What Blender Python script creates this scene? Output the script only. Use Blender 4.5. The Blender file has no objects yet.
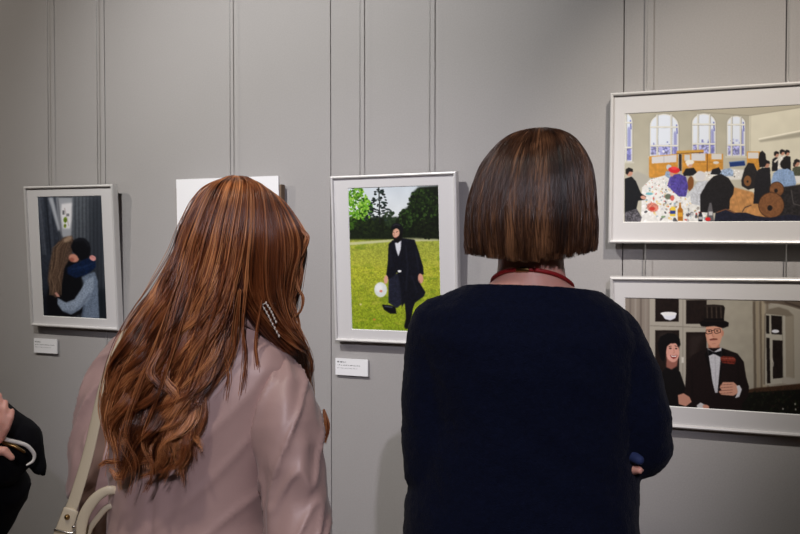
import bpy, bmesh, math, random
import numpy as np
from mathutils import Vector, Matrix, Euler, noise
from mathutils.bvhtree import BVHTree
random.seed(7); rng = np.random.default_rng(11)
PI = math.pi
C = bpy.context.scene.collection
sc = bpy.context.scene
sc.view_settings.view_transform = 'Standard'; sc.view_settings.look = 'None'
sc.view_settings.exposure = 0.0; sc.view_settings.gamma = 1.0
sc.view_settings.use_curve_mapping = False

# ------------------------------------------------------------------ camera
FPX, YAW, PITCH, ROLL = 811.7, 0.3791, 0.0249, -0.0014
CAM = Vector((0, -2.25, 1.5))
Fv = Vector((-math.sin(YAW)*math.cos(PITCH), math.cos(YAW)*math.cos(PITCH), -math.sin(PITCH)))
Rv = Vector((math.cos(YAW), math.sin(YAW), 0)); Uv = Rv.cross(Fv)
cd = bpy.data.cameras.new('camera'); cam = bpy.data.objects.new('camera', cd); C.objects.link(cam)
cd.sensor_width = 36; cd.lens = FPX/800*36; cd.clip_start = 0.02
cam.matrix_world = Matrix.Translation(CAM) @ Matrix((Rv, Uv, -Fv)).transposed().to_4x4()
cd.dof.use_dof = True; cd.dof.focus_distance = 1.42; cd.dof.aperture_fstop = 18.0
sc.camera = cam

def P(px, py, z):
    """a place in the room, z metres out from the photographer, measured off the photo"""
    return CAM + Fv*z + Rv*((px-400)/FPX*z) - Uv*((py-267)/FPX*z)

# ------------------------------------------------------------------ materials
def lin(c):
    c = np.asarray(c, float)/255.0
    return np.where(c <= .04045, c/12.92, ((c+.055)/1.055)**2.4)
def L4(*c): return (*[float(x) for x in lin(c)], 1)

def mat(name, col, rough=.6, metal=0, bump=0, bscale=200, sheen=0, spec=.5, vary=0, vscale=5, coat=0, sub=0):
    m = bpy.data.materials.new(name); m.use_nodes = True
    nt = m.node_tree; N = nt.nodes; b = N['Principled BSDF']
    b.inputs['Base Color'].default_value = col
    b.inputs['Roughness'].default_value = rough; b.inputs['Metallic'].default_value = metal
    b.inputs['Specular IOR Level'].default_value = spec
    if sheen: b.inputs['Sheen Weight'].default_value = sheen; b.inputs['Sheen Roughness'].default_value = .4
    if coat: b.inputs['Coat Weight'].default_value = coat
    if sub:
        b.inputs['Subsurface Weight'].default_value = sub; b.inputs['Subsurface Scale'].default_value = .01
        b.inputs['Subsurface Radius'].default_value = (1, .35, .2)
    tc = N.new('ShaderNodeTexCoord')
    if vary:
        n = N.new('ShaderNodeTexNoise'); n.inputs['Scale'].default_value = vscale; n.inputs['Detail'].default_value = 4
        nt.links.new(tc.outputs['Object'], n.inputs['Vector'])
        mx = N.new('ShaderNodeMix'); mx.data_type = 'RGBA'
        mx.inputs[6].default_value = tuple(x*(1-vary) for x in col[:3])+(1,); mx.inputs[7].default_value = tuple(min(1, x*(1+vary)) for x in col[:3])+(1,)
        nt.links.new(n.outputs['Fac'], mx.inputs[0]); nt.links.new(mx.outputs[2], b.inputs['Base Color'])
    if bump:
        n = N.new('ShaderNodeTexNoise'); n.inputs['Scale'].default_value = bscale; n.inputs['Detail'].default_value = 3
        nt.links.new(tc.outputs['Object'], n.inputs['Vector'])
        bp = N.new('ShaderNodeBump'); bp.inputs['Strength'].default_value = bump; bp.inputs['Distance'].default_value = .002
        nt.links.new(n.outputs['Fac'], bp.inputs['Height']); nt.links.new(bp.outputs[0], b.inputs['Normal'])
    return m

M = {}
def fabric_wall():
    m = mat('wall_fabric', L4(172, 170, 167), .85, spec=.2)
    nt = m.node_tree; N = nt.nodes; b = N['Principled BSDF']; tc = N.new('ShaderNodeTexCoord')
    w = []
    for d, s in (('X', 420), ('Z', 420)):
        wv = N.new('ShaderNodeTexWave'); wv.bands_direction = d; wv.inputs['Scale'].default_value = s/2.0
        wv.inputs['Distortion'].default_value = 2.5; wv.inputs['Detail'].default_value = 2; wv.inputs['Detail Scale'].default_value = 1
        nt.links.new(tc.outputs['Object'], wv.inputs['Vector']); w.append(wv)
    ad = N.new('ShaderNodeMath'); ad.operation = 'ADD'
    nt.links.new(w[0].outputs['Fac'], ad.inputs[0]); nt.links.new(w[1].outputs['Fac'], ad.inputs[1])
    n = N.new('ShaderNodeTexNoise'); n.inputs['Scale'].default_value = 260; n.inputs['Detail'].default_value = 2
    nt.links.new(tc.outputs['Object'], n.inputs['Vector'])
    ad2 = N.new('ShaderNodeMath'); ad2.operation = 'ADD'; nt.links.new(ad.outputs[0], ad2.inputs[0]); nt.links.new(n.outputs['Fac'], ad2.inputs[1])
    bp = N.new('ShaderNodeBump'); bp.inputs['Strength'].default_value = .35; bp.inputs['Distance'].default_value = .0012
    nt.links.new(ad2.outputs[0], bp.inputs['Height']); nt.links.new(bp.outputs[0], b.inputs['Normal'])
    mx = N.new('ShaderNodeMix'); mx.data_type = 'RGBA'
    mx.inputs[6].default_value = L4(163, 160, 158); mx.inputs[7].default_value = L4(180, 177, 176)
    nt.links.new(n.outputs['Fac'], mx.inputs[0]); nt.links.new(mx.outputs[2], b.inputs['Base Color'])
    return m
M['wall'] = fabric_wall()
M['gap'] = mat('seam_backing', L4(60, 56, 52), .9)
M['plain'] = mat('plain_wall', L4(170, 165, 158), .9)
M['ceil'] = mat('ceiling_paint', L4(120, 116, 112), .9)
M['floor'] = mat('floor_oak', L4(120, 92, 66), .45, vary=.25, vscale=6)
M['alu'] = mat('silver_frame', L4(226, 224, 222), .38, metal=.25, spec=.5)
M['mat'] = mat('passepartout', L4(212, 210, 210), .8, bump=.05, bscale=600)
M['back'] = mat('backing_board', L4(120, 100, 82), .85)
M['white'] = mat('white_board', L4(244, 244, 246), .5)
M['bevel'] = mat('bevel_white', L4(245, 245, 242), .7)
M['wire'] = mat('wire_steel', L4(205, 205, 203), .35, metal=.3)
M['ink'] = mat('ink', L4(60, 60, 62), .8)
M['ink2'] = mat('ink_grey', L4(150, 150, 155), .8)
M['skin'] = mat('skin', L4(222, 170, 150), .5, sub=.15, bump=.15, bscale=300)
M['skin2'] = mat('skin_rosy', L4(214, 158, 142), .5, sub=.15, bump=.15, bscale=300)
M['sweater'] = mat('navy_knit', L4(9, 14, 33), .95, sheen=.045, bump=1.0, bscale=420, spec=.1, vary=.45, vscale=160)
M['jacket'] = mat('mauve_satin', L4(176, 147, 141), .44, sheen=.12, bump=.12, bscale=500, spec=.45, vary=.05, vscale=30)
M['black'] = mat('black_cloth', L4(9, 9, 14), .9, bump=.4, bscale=400, spec=.15)
M['blue_cloth'] = mat('blue_cuff', L4(24, 40, 84), .8)
M['trouser'] = mat('dark_trousers', L4(26, 26, 32), .85, bump=.3, bscale=500)
M['shoe'] = mat('shoe_leather', L4(22, 18, 16), .35)
M['strap'] = mat('cream_leather', L4(196, 184, 158), .5, bump=.15, bscale=250)
M['gold'] = mat('brass', L4(150, 120, 75), .3, metal=1)
M['steel'] = mat('polished_steel', L4(200, 195, 190), .2, metal=1)
M['red'] = mat('red_lanyard', L4(150, 22, 26), .6)
M['pearl'] = mat('pearl', L4(190, 182, 172), .25)
M['piping'] = mat('white_piping', L4(215, 212, 206), .7)
M['eye'] = mat('eye', L4(230, 226, 220), .2)
M['lamp'] = mat('lamp_black', L4(18, 18, 18), .5)

def hair_mat(name, dark, mid, light, scale):
    m = bpy.data.materials.new(name); m.use_nodes = True; nt = m.node_tree; N = nt.nodes; b = N['Principled BSDF']
    hi = N.new('ShaderNodeAttribute'); hi.attribute_name = 'tone'; tc = N.new('ShaderNodeTexCoord')
    mp = N.new('ShaderNodeMapping'); mp.inputs['Scale'].default_value = (scale, scale, scale*.16)
    nz = N.new('ShaderNodeTexNoise'); nz.inputs['Scale'].default_value = 1; nz.inputs['Detail'].default_value = 3
    nt.links.new(tc.outputs['Object'], mp.inputs['Vector']); nt.links.new(mp.outputs[0], nz.inputs['Vector'])
    ad = N.new('ShaderNodeMath'); ad.operation = 'MULTIPLY_ADD'; ad.inputs[1].default_value = .8; nt.links.new(hi.outputs['Fac'], ad.inputs[0])
    ad2 = N.new('ShaderNodeMath'); ad2.operation = 'MULTIPLY_ADD'; ad2.inputs[1].default_value = 1.0; ad2.inputs[2].default_value = -.42
    nt.links.new(nz.outputs['Fac'], ad2.inputs[0]); nt.links.new(ad2.outputs[0], ad.inputs[2])
    cr = N.new('ShaderNodeValToRGB'); e = cr.color_ramp.elements
    e[0].position = .05; e[0].color = dark; e[1].position = .95; e[1].color = light
    k = e.new(.45); k.color = mid
    nt.links.new(ad.outputs[0], cr.inputs[0]); nt.links.new(cr.outputs[0], b.inputs['Base Color'])
    b.inputs['Roughness'].default_value = .33; b.inputs['Specular IOR Level'].default_value = .6
    return m
M['copper'] = hair_mat('copper_hair', L4(38, 16, 8), L4(124, 66, 33), L4(226, 156, 100), 30)
M['brown'] = hair_mat('brown_hair', L4(20, 11, 7), L4(70, 43, 27), L4(150, 106, 72), 30)
M['copper_in'] = mat('copper_hair_inner', L4(70, 32, 14), .7)
M['brown_in'] = mat('brown_hair_inner', L4(24, 14, 9), .7)

# ------------------------------------------------------------------ mesh helpers
def tag(o, label=None, cat=None, group=None, kind=None):
    if label: o['label'] = label
    if cat: o['category'] = cat
    if group: o['group'] = group
    if kind: o['kind'] = kind
    return o
def empty(name, loc, rot=(0, 0, 0)):
    o = bpy.data.objects.new(name, None); C.objects.link(o); o.location = loc; o.rotation_euler = rot; o.empty_display_size = .1
    return o
def obj(name, verts, faces, m, parent=None, smooth=False):
    me = bpy.data.meshes.new(name); me.from_pydata([tuple(v) for v in verts], [], [tuple(f) for f in faces]); me.update()
    o = bpy.data.objects.new(name, me); C.objects.link(o)
    if m: me.materials.append(m)
    if parent: o.parent = parent
    if smooth: me.polygons.foreach_set('use_smooth', [True]*len(me.polygons))
    return o
class MB:
    def __init__(s): s.v = []; s.f = []
    def add(s, v, f):
        n = len(s.v); s.v += [Vector(p) for p in v]; s.f += [tuple(i+n for i in q) for q in f]; return s
    def box(s, x0, x1, y0, y1, z0, z1):
        return s.add([(x, y, z) for x in (x0, x1) for y in (y0, y1) for z in (z0, z1)],
                     [(0, 1, 3, 2), (4, 6, 7, 5), (0, 4, 5, 1), (2, 3, 7, 6), (0, 2, 6, 4), (1, 5, 7, 3)])
    def tube(s, pts, rad, n=16, cap=True, flat=None):
        pts = [Vector(p) for p in pts]; K = len(pts)
        if not hasattr(rad, '__len__'): rad = [rad]*K
        T = [(pts[min(i+1, K-1)]-pts[max(i-1, 0)]).normalized() for i in range(K)]
        u = T[0].orthogonal().normalized()
        if flat is not None: u = (Vector(flat)-T[0]*Vector(flat).dot(T[0])).normalized()
        v = []; f = []
        rings = []
        if cap:   # rounded ends
            for a in (80, 55, 28): rings.append((pts[0]-T[0]*rad0(rad[0])*math.sin(a*PI/180), T[0], rad[0], math.cos(a*PI/180)))
        for i in range(K): rings.append((pts[i], T[i], rad[i], 1))
        if cap:
            for a in (28, 55, 80): rings.append((pts[-1]+T[-1]*rad0(rad[-1])*math.sin(a*PI/180), T[-1], rad[-1], math.cos(a*PI/180)))
        for c, t, r, k in rings:
            u = (u-t*u.dot(t)).normalized(); w = t.cross(u)
            ra, rb = (r if hasattr(r, '__len__') else (r, r))
            for j in range(n):
                a = 2*PI*j/n; v.append(c+(u*math.cos(a)*ra+w*math.sin(a)*rb)*k)
        R = len(rings)
        for i in range(R-1):
            for j in range(n): f.append((i*n+j, i*n+(j+1) % n, (i+1)*n+(j+1) % n, (i+1)*n+j))
        f.append(tuple(range(n-1, -1, -1))); f.append(tuple((R-1)*n+j for j in range(n)))
        return s.add(v, f)
    def rings(s, rs, n=40):
        """rs: (x, y, z, a, b, exponent)"""
        v = []; f = []
        for (x, y, z, a, b, e) in rs:
            for j in range(n):
                t = 2*PI*j/n; c, q = math.cos(t), math.sin(t)
                v.append((x+a*math.copysign(abs(c)**(2/e), c), y+b*math.copysign(abs(q)**(2/e), q), z))
        R = len(rs)
        for i in range(R-1):
            for j in range(n): f.append((i*n+j, i*n+(j+1) % n, (i+1)*n+(j+1) % n, (i+1)*n+j))
        f.append(tuple(range(n-1, -1, -1))); f.append(tuple((R-1)*n+j for j in range(n)))
        return s.add(v, f)
    def ball(s, c, r, seg=20, rn=12, fn=None, M3=None):
        v = []; f = []; c = Vector(c); r = Vector(r) if hasattr(r, '__len__') else Vector((r, r, r))
        for i in range(rn+1):
            th = PI*i/rn; th = min(max(th, .02), PI-.02)
            for j in range(seg):
                ph = 2*PI*j/seg; d = Vector((math.sin(th)*math.cos(ph), math.sin(th)*math.sin(ph), math.cos(th)))
                p = Vector((d.x*r.x, d.y*r.y, d.z*r.z))
                if fn: p = fn(d, p)
                if M3: p = M3 @ p
                v.append(c+p)
        for i in range(rn):
            for j in range(seg): f.append((i*seg+j, (i+1)*seg+j, (i+1)*seg+(j+1) % seg, i*seg+(j+1) % seg))
        f.append(tuple(range(seg))); f.append(tuple(rn*seg+j for j in range(seg-1, -1, -1)))
        return s.add(v, f)
    def build(s, name, m, parent=None, smooth=False): return obj(name, s.v, s.f, m, parent, smooth)
def rad0(r): return min(r) if hasattr(r, '__len__') else r

def fuse(mb, voxel, it=4, fac=.6, sm=None):
    """one continuous surface out of overlapping closed volumes; returns verts (np), faces"""
    o = obj('tmp', mb.v, mb.f, None)
    r = o.modifiers.new('r', 'REMESH'); r.mode = 'VOXEL'; r.voxel_size = voxel
    s = o.modifiers.new('s', 'SMOOTH'); s.factor = fac; s.iterations = it
    dg = bpy.context.evaluated_depsgraph_get(); dg.update()
    me = bpy.data.meshes.new_from_object(o.evaluated_get(dg))
    bpy.data.objects.remove(o)
    return me
def mesh_np(me):
    a = np.empty(len(me.vertices)*3); me.vertices.foreach_get('co', a); nn = np.empty(len(me.vertices)*3); me.vertices.foreach_get('normal', nn)
    return a.reshape(-1, 3), nn.reshape(-1, 3)
def link_mesh(name, me, m, parent, disp=None, cut=None, solid=0, cutf=None):
    co, no = mesh_np(me)
    if disp is not None:
        d = np.array([disp(Vector(c), Vector(n)) for c, n in zip(co, no)])
        co = co+no*d[:, None]; me.vertices.foreach_set('co', co.ravel())
    me.name = name; me.materials.clear(); me.materials.append(m)
    if cut is not None or cutf is not None:
        bm = bmesh.new(); bm.from_mesh(me)
        if cut: bmesh.ops.bisect_plane(bm, geom=bm.verts[:]+bm.edges[:]+bm.faces[:], plane_co=cut[0], plane_no=cut[1], clear_outer=True)
        if cutf: bmesh.ops.delete(bm, geom=[v for v in bm.verts if cutf(v.co)], context='VERTS')
        bm.to_mesh(me); bm.free()
    me.polygons.foreach_set('use_smooth', [True]*len(me.polygons)); me.update()
    o = bpy.data.objects.new(name, me); C.objects.link(o); o.parent = parent
    if solid:
        s = o.modifiers.new('thick', 'SOLIDIFY'); s.thickness = solid; s.offset = 1 if solid > 0 else 1
    return o
def catmull(pts, n):
    pts = np.asarray([tuple(p) for p in pts], float); K = len(pts)
    seg = np.linalg.norm(np.diff(pts, axis=0), axis=1); s = np.r_[0, np.cumsum(seg)]; t = np.linspace(0, s[-1], n)
    ext = np.vstack([2*pts[0]-pts[1], pts, 2*pts[-1]-pts[-2]])
    out = []
    for q in t:
        i = min(np.searchsorted(s, q, side='right')-1, K-2); u = (q-s[i])/max(seg[i], 1e-9)
        a, b, c, d = ext[i:i+4]
        out.append(.5*((2*b)+(-a+c)*u+(2*a-5*b+4*c-d)*u*u+(-a+3*b-3*c+d)*u**3))
    return np.array(out)

# ------------------------------------------------------------------ room
PANELX = [-4.585, -3.722, -2.872, -1.999, -1.126, -.252, .622, 1.49, 2.36]
mb = MB()
for a, b in zip(PANELX[:-1], PANELX[1:]): mb.box(a+.0012, b-.0012, 0, .03, 0, 3.4)
w = mb.build('wall_back', M['wall']); tag(w, kind='structure')
bv = w.modifiers.new('b', 'BEVEL'); bv.width = .0015; bv.segments = 2
tag(MB().box(-4.6, 2.4, .031, .12, 0, 3.4).build('trim_1', M['gap']), kind='structure')
tag(MB().box(-4.7, 2.5, -6.2, .12, -.1, 0).build('floor', M['floor']), kind='structure')
tag(MB().box(-4.7, 2.5, -6.2, .12, 3.4, 3.5).build('ceiling', M['ceil']), kind='structure')
tag(MB().box(-4.7, -4.6, -6.2, .12, 0, 3.4).build('wall_left', M['plain']), kind='structure')
tag(MB().box(2.4, 2.5, -6.2, .12, 0, 3.4).build('wall_right', M['plain']), kind='structure')
tag(MB().box(-4.7, 2.5, -6.3, -6.2, 0, 3.4).build('wall_front', M['plain']), kind='structure')

# hanging wires
for x, zb, lab in ((-2.231, 1.70, 'thin hanging wire above the left corner of the framed embrace photo'),
                   (-2.011, 1.70, 'thin hanging wire above the right half of the framed embrace photo'),
                   (-1.473, 1.60, 'thin hanging wire above the frameless white board'),
                   (-1.016, 1.70, 'pale hanging wire above the left side of the framed lawn photo'),
                   (-.794, 1.70, 'hanging wire above the right side of the framed lawn photo'),
                   (-.191, 1.40, 'pale hanging wire at the left end of the two stacked landscape frames'),
                   (.145, 1.40, 'pale hanging wire at the right end of the two stacked landscape frames')):
    o = MB().tube([(x, -.024, 3.38), (x, -.024, zb)], .0016, 8, cap=False).build('hanging_wire', M['wire'], smooth=True)
    tag(o, lab, 'wire', 'hanging wires of the exhibition')

# ------------------------------------------------------------------ what is printed on the four photographs (drawn in code)
class Paint:
    def __init__(s, w, h, base): s.w, s.h = w, h; s.c = np.empty((h, w, 3)); s.c[:] = base; s.r = np.random.default_rng(3)
    def _blend(s, x0, y0, m, col, a):
        h, w = m.shape; m = m[..., None]*a; sub = s.c[y0:y0+h, x0:x0+w]; sub[:] = sub*(1-m)+np.asarray(col, float)*m
    def _blur(s, m, k):
        k = int(round(k))
        if k < 1: return m
        ker = np.ones(2*k+1)/(2*k+1)
        for _ in range(2):
            m = np.apply_along_axis(lambda q: np.convolve(q, ker, 'same'), 0, m); m = np.apply_along_axis(lambda q: np.convolve(q, ker, 'same'), 1, m)
        return m
    def _box(s, xa, ya, xb, yb, pad):
        return max(0, int(xa-pad)), max(0, int(ya-pad)), min(s.w, int(xb+pad)+1), min(s.h, int(yb+pad)+1)
    def _mask_poly(s, pts, x0, y0, x1, y1):
        Y, X = np.mgrid[y0:y1, x0:x1]+.5; m = np.zeros(X.shape, bool); n = len(pts)
        for i in range(n):
            (xa, ya), (xb, yb) = pts[i], pts[(i+1) % n]
            if ya == yb: continue
            m ^= ((Y >= min(ya, yb)) & (Y < max(ya, yb)) & (X < xa+(Y-ya)*(xb-xa)/(yb-ya)))
        return m.astype(float)
    def poly(s, pts, col, soft=1, a=1, nz=0, ns=3, dx=0, dy=0, k=1):
        pts = [(dx+x*k, dy+y*k) for x, y in pts]
        xs = [p[0] for p in pts]; ys = [p[1] for p in pts]
        x0, y0, x1, y1 = s._box(min(xs), min(ys), max(xs), max(ys), 3*soft+1)
        if x1 <= x0 or y1 <= y0: return
        m = s._blur(s._mask_poly(pts, x0, y0, x1, y1), soft)
        col = np.asarray(col, float)
        if nz: col = col*(1+nz*s.noise(y1-y0, x1-x0, ns)[..., None])
        s._blend(x0, y0, m, col, a)
    def noise(s, h, w, sc):
        gh, gw = int(h/sc)+3, int(w/sc)+3; g = s.r.uniform(-1, 1, (gh, gw))
        y = np.arange(h)/sc; x = np.arange(w)/sc; yi = y.astype(int); xi = x.astype(int); fy = (y-yi)[:, None]; fx = (x-xi)[None]
        return (g[yi][:, xi]*(1-fy)*(1-fx)+g[yi][:, xi+1]*(1-fy)*fx+g[yi+1][:, xi]*fy*(1-fx)+g[yi+1][:, xi+1]*fy*fx)
    def ell(s, cx, cy, rx, ry, col, rot=0, soft=1, a=1, dx=0, dy=0, k=1, nz=0, ns=3):
        ca, sa = math.cos(rot), math.sin(rot)
        s.poly([(cx+rx*math.cos(t)*ca-ry*math.sin(t)*sa, cy+rx*math.cos(t)*sa+ry*math.sin(t)*ca) for t in np.linspace(0, 2*PI, 28)[:-1]], col, soft, a, nz, ns, dx, dy, k)
    def rect(s, x0, y0, x1, y1, col, soft=0, a=1, nz=0, ns=3, dx=0, dy=0, k=1): s.poly([(x0, y0), (x1, y0), (x1, y1), (x0, y1)], col, soft, a, nz, ns, dx, dy, k)
    def line(s, pts, w, col, soft=0, a=1, dx=0, dy=0, k=1):
        for (xa, ya), (xb, yb) in zip(pts[:-1], pts[1:]):
            d = math.hypot(xb-xa, yb-ya) or 1; nx, ny = -(yb-ya)/d*w/2, (xb-xa)/d*w/2
            s.poly([(xa+nx, ya+ny), (xb+nx, yb+ny), (xb-nx, yb-ny), (xa-nx, ya-ny)], col, soft, a, 0, 3, dx, dy, k)
    def grad(s, x0, y0, x1, y1, c0, c1, nz=0, ns=3, horiz=False):
        h, w = y1-y0, x1-x0; t = np.linspace(0, 1, w if horiz else h)
        t = t[None, :, None] if horiz else t[:, None, None]
        g = np.asarray(c0, float)*(1-t)+np.asarray(c1, float)*t; g = np.broadcast_to(g, (h, w, 3))
        if nz: g = g*(1+nz*s.noise(h, w, ns)[..., None])
        s.c[y0:y1, x0:x1] = g
    def sampler(s, quad):
        """quad: TL TR BL BR of the sheet on this canvas; returns f(u, v) -> colours"""
        TL, TR, BL, BR = [np.array(q, float) for q in quad]
        d1 = TR-BR; d2 = BL-BR; d3 = TL-TR+BR-BL
        den = d1[0]*d2[1]-d2[0]*d1[1]; g = (d3[0]*d2[1]-d2[0]*d3[1])/den; h = (d1[0]*d3[1]-d3[0]*d1[1])/den
        a, b = TR-TL+g*TR, BL-TL+h*BL
        def f(u, v):
            q = g*u+h*v+1; x = (a[0]*u+b[0]*v+TL[0])/q-.5; y = (a[1]*u+b[1]*v+TL[1])/q-.5
            x = np.clip(x, 0, s.w-1.001); y = np.clip(y, 0, s.h-1.001); xi = x.astype(int); yi = y.astype(int); fx = (x-xi)[:, None]; fy = (y-yi)[:, None]
            c = s.c
            return c[yi, xi]*(1-fx)*(1-fy)+c[yi, xi+1]*fx*(1-fy)+c[yi+1, xi]*(1-fx)*fy+c[yi+1, xi+1]*fx*fy
        return f

def print_embrace():
    p = Paint(310, 534, (30, 34, 42)); R = random.Random(2)
    p.grad(0, 0, 100, 534, (66, 72, 84), (24, 28, 38), .15, 6)
    p.grad(150, 0, 310, 534, (92, 98, 106), (38, 42, 50), .08, 5)
    for x in range(150, 272, 7):
        p.line([(x, 20), (x+5, 500)], 3, (34, 38, 46) if (x//7) % 2 else (108, 114, 122), 1, .45)
    p.rect(215, 20, 280, 500, (30, 34, 42), 14, .6)
    for i in range(14):
        x = R.uniform(22, 95); p.line([(x, 30), (x+R.uniform(14, 26), 250)], R.uniform(2, 6), (112, 118, 130) if i % 2 else (20, 24, 32), 2, .5)
    p.poly([(62, 30), (80, 30), (108, 150), (100, 160)], (200, 205, 214), 3, .85)
    p.poly([(92, 30), (154, 30), (152, 150), (150, 185), (120, 190), (104, 150), (98, 90)], (166, 170, 178), 3)
    p.poly([(112, 55), (152, 50), (150, 120), (145, 150), (118, 150), (110, 100)], (232, 232, 236), 3)
    p.line([(98, 32), (112, 170)], 4, (60, 64, 72), 2, .7); p.line([(124, 70), (140, 140)], 3, (150, 130, 130), 1, .5)
    p.rect(116, 80, 124, 96, (60, 62, 66), 1, .7); p.rect(132, 92, 142, 102, (90, 90, 95), 1, .7)
    p.ell(127, 116, 7, 11, (104, 132, 36), 0, 1, nz=.4); p.ell(126, 139, 5, 8, (120, 140, 52), 0, 1, nz=.4)
    p.grad(20, 430, 300, 534, (16, 20, 26), (10, 12, 16)) if False else p.rect(20, 400, 120, 510, (14, 17, 26), 14, .85)
    p.rect(240, 380, 290, 510, (16, 22, 28), 10, .7)
    p.poly([(100, 240), (180, 250), (190, 330), (200, 470), (150, 490), (60, 490), (58, 400), (70, 330)], (12, 13, 18), 3)
    # long brown hair
    p.poly([(152, 176), (122, 182), (96, 204), (78, 236), (66, 290), (60, 350), (72, 398), (92, 414), (106, 404), (116, 350), (124, 300), (146, 262), (156, 232), (162, 200)], (84, 66, 56), 2, nz=.25, ns=4)
    for i in range(34):
        t = i/33; x0 = 104+t*46; w_ = R.uniform(-9, 9); p.line([(x0+R.uniform(-4, 4), 186+(1-t)*16), (x0-16-12*(1-t)+w_, 225), (x0-26+w_, 262), (x0-30, 300), (x0-38-w_, 336), (x0-36+w_, 372), (x0-40+R.uniform(-4, 8), 404)], R.uniform(1.2, 3.5), R.choice([(128, 104, 84), (92, 70, 56), (40, 28, 24), (150, 124, 100), (60, 44, 36)]), 1, .45)
    p.ell(136, 190, 18, 9, (178, 152, 128), -.5, 3, .8)
    p.ell(160, 262, 20, 16, (206, 142, 122), .3, 2); p.ell(152, 268, 9, 8, (150, 80, 66), 0, 2, .7)
    p.poly([(148, 216), (158, 194), (178, 184), (202, 186), (218, 202), (224, 226), (222, 250), (210, 272), (186, 274), (170, 250), (156, 240)], (14, 15, 20), 2); p.poly([(150, 220), (168, 236), (184, 262), (176, 250), (158, 236)], (10, 10, 14), 1); p.line([(160, 196), (200, 190), (216, 216)], 4, (50, 54, 64), 3, .6)
    p.poly([(132, 300), (158, 286), (212, 262), (242, 272), (244, 296), (212, 326), (166, 338), (136, 322)], (15, 30, 60), 2, nz=.25, ns=5)
    p.line([(150, 305), (200, 296), (238, 280)], 5, (34, 56, 94), 2, .6); p.line([(146, 322), (200, 316)], 4, (10, 22, 46), 2, .7)
    p.ell(232, 262, 13, 10, (222, 154, 150), .5, 1); p.line([(222, 254), (240, 262)], 2, (170, 100, 96), 1, .7)
    p.poly([(190, 336), (212, 324), (240, 314), (252, 350), (253, 400), (258, 492), (190, 492), (196, 440), (214, 400)], (104, 118, 138), 2, nz=.14, ns=3)
    p.poly([(98, 414), (130, 432), (162, 420), (190, 378), (206, 346), (236, 330), (236, 376), (216, 424), (182, 460), (150, 478), (116, 464), (98, 438)], (138, 152, 172), 2, nz=.14, ns=3)
    p.line([(120, 466), (160, 470), (196, 436), (222, 396)], 6, (70, 82, 102), 3, .6); p.line([(200, 440), (192, 490)], 5, (50, 60, 78), 3, .7)
    p.poly([(96, 410), (86, 396), (94, 392), (108, 410)], (196, 142, 130), 1)
    k = 3.8143
    return p.sampler([((x-30)*k, (y-190)*k) for x, y in ((35.6, 197.6), (99.2, 196.3), (41.9, 316.4), (105., 319.6))])

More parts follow.
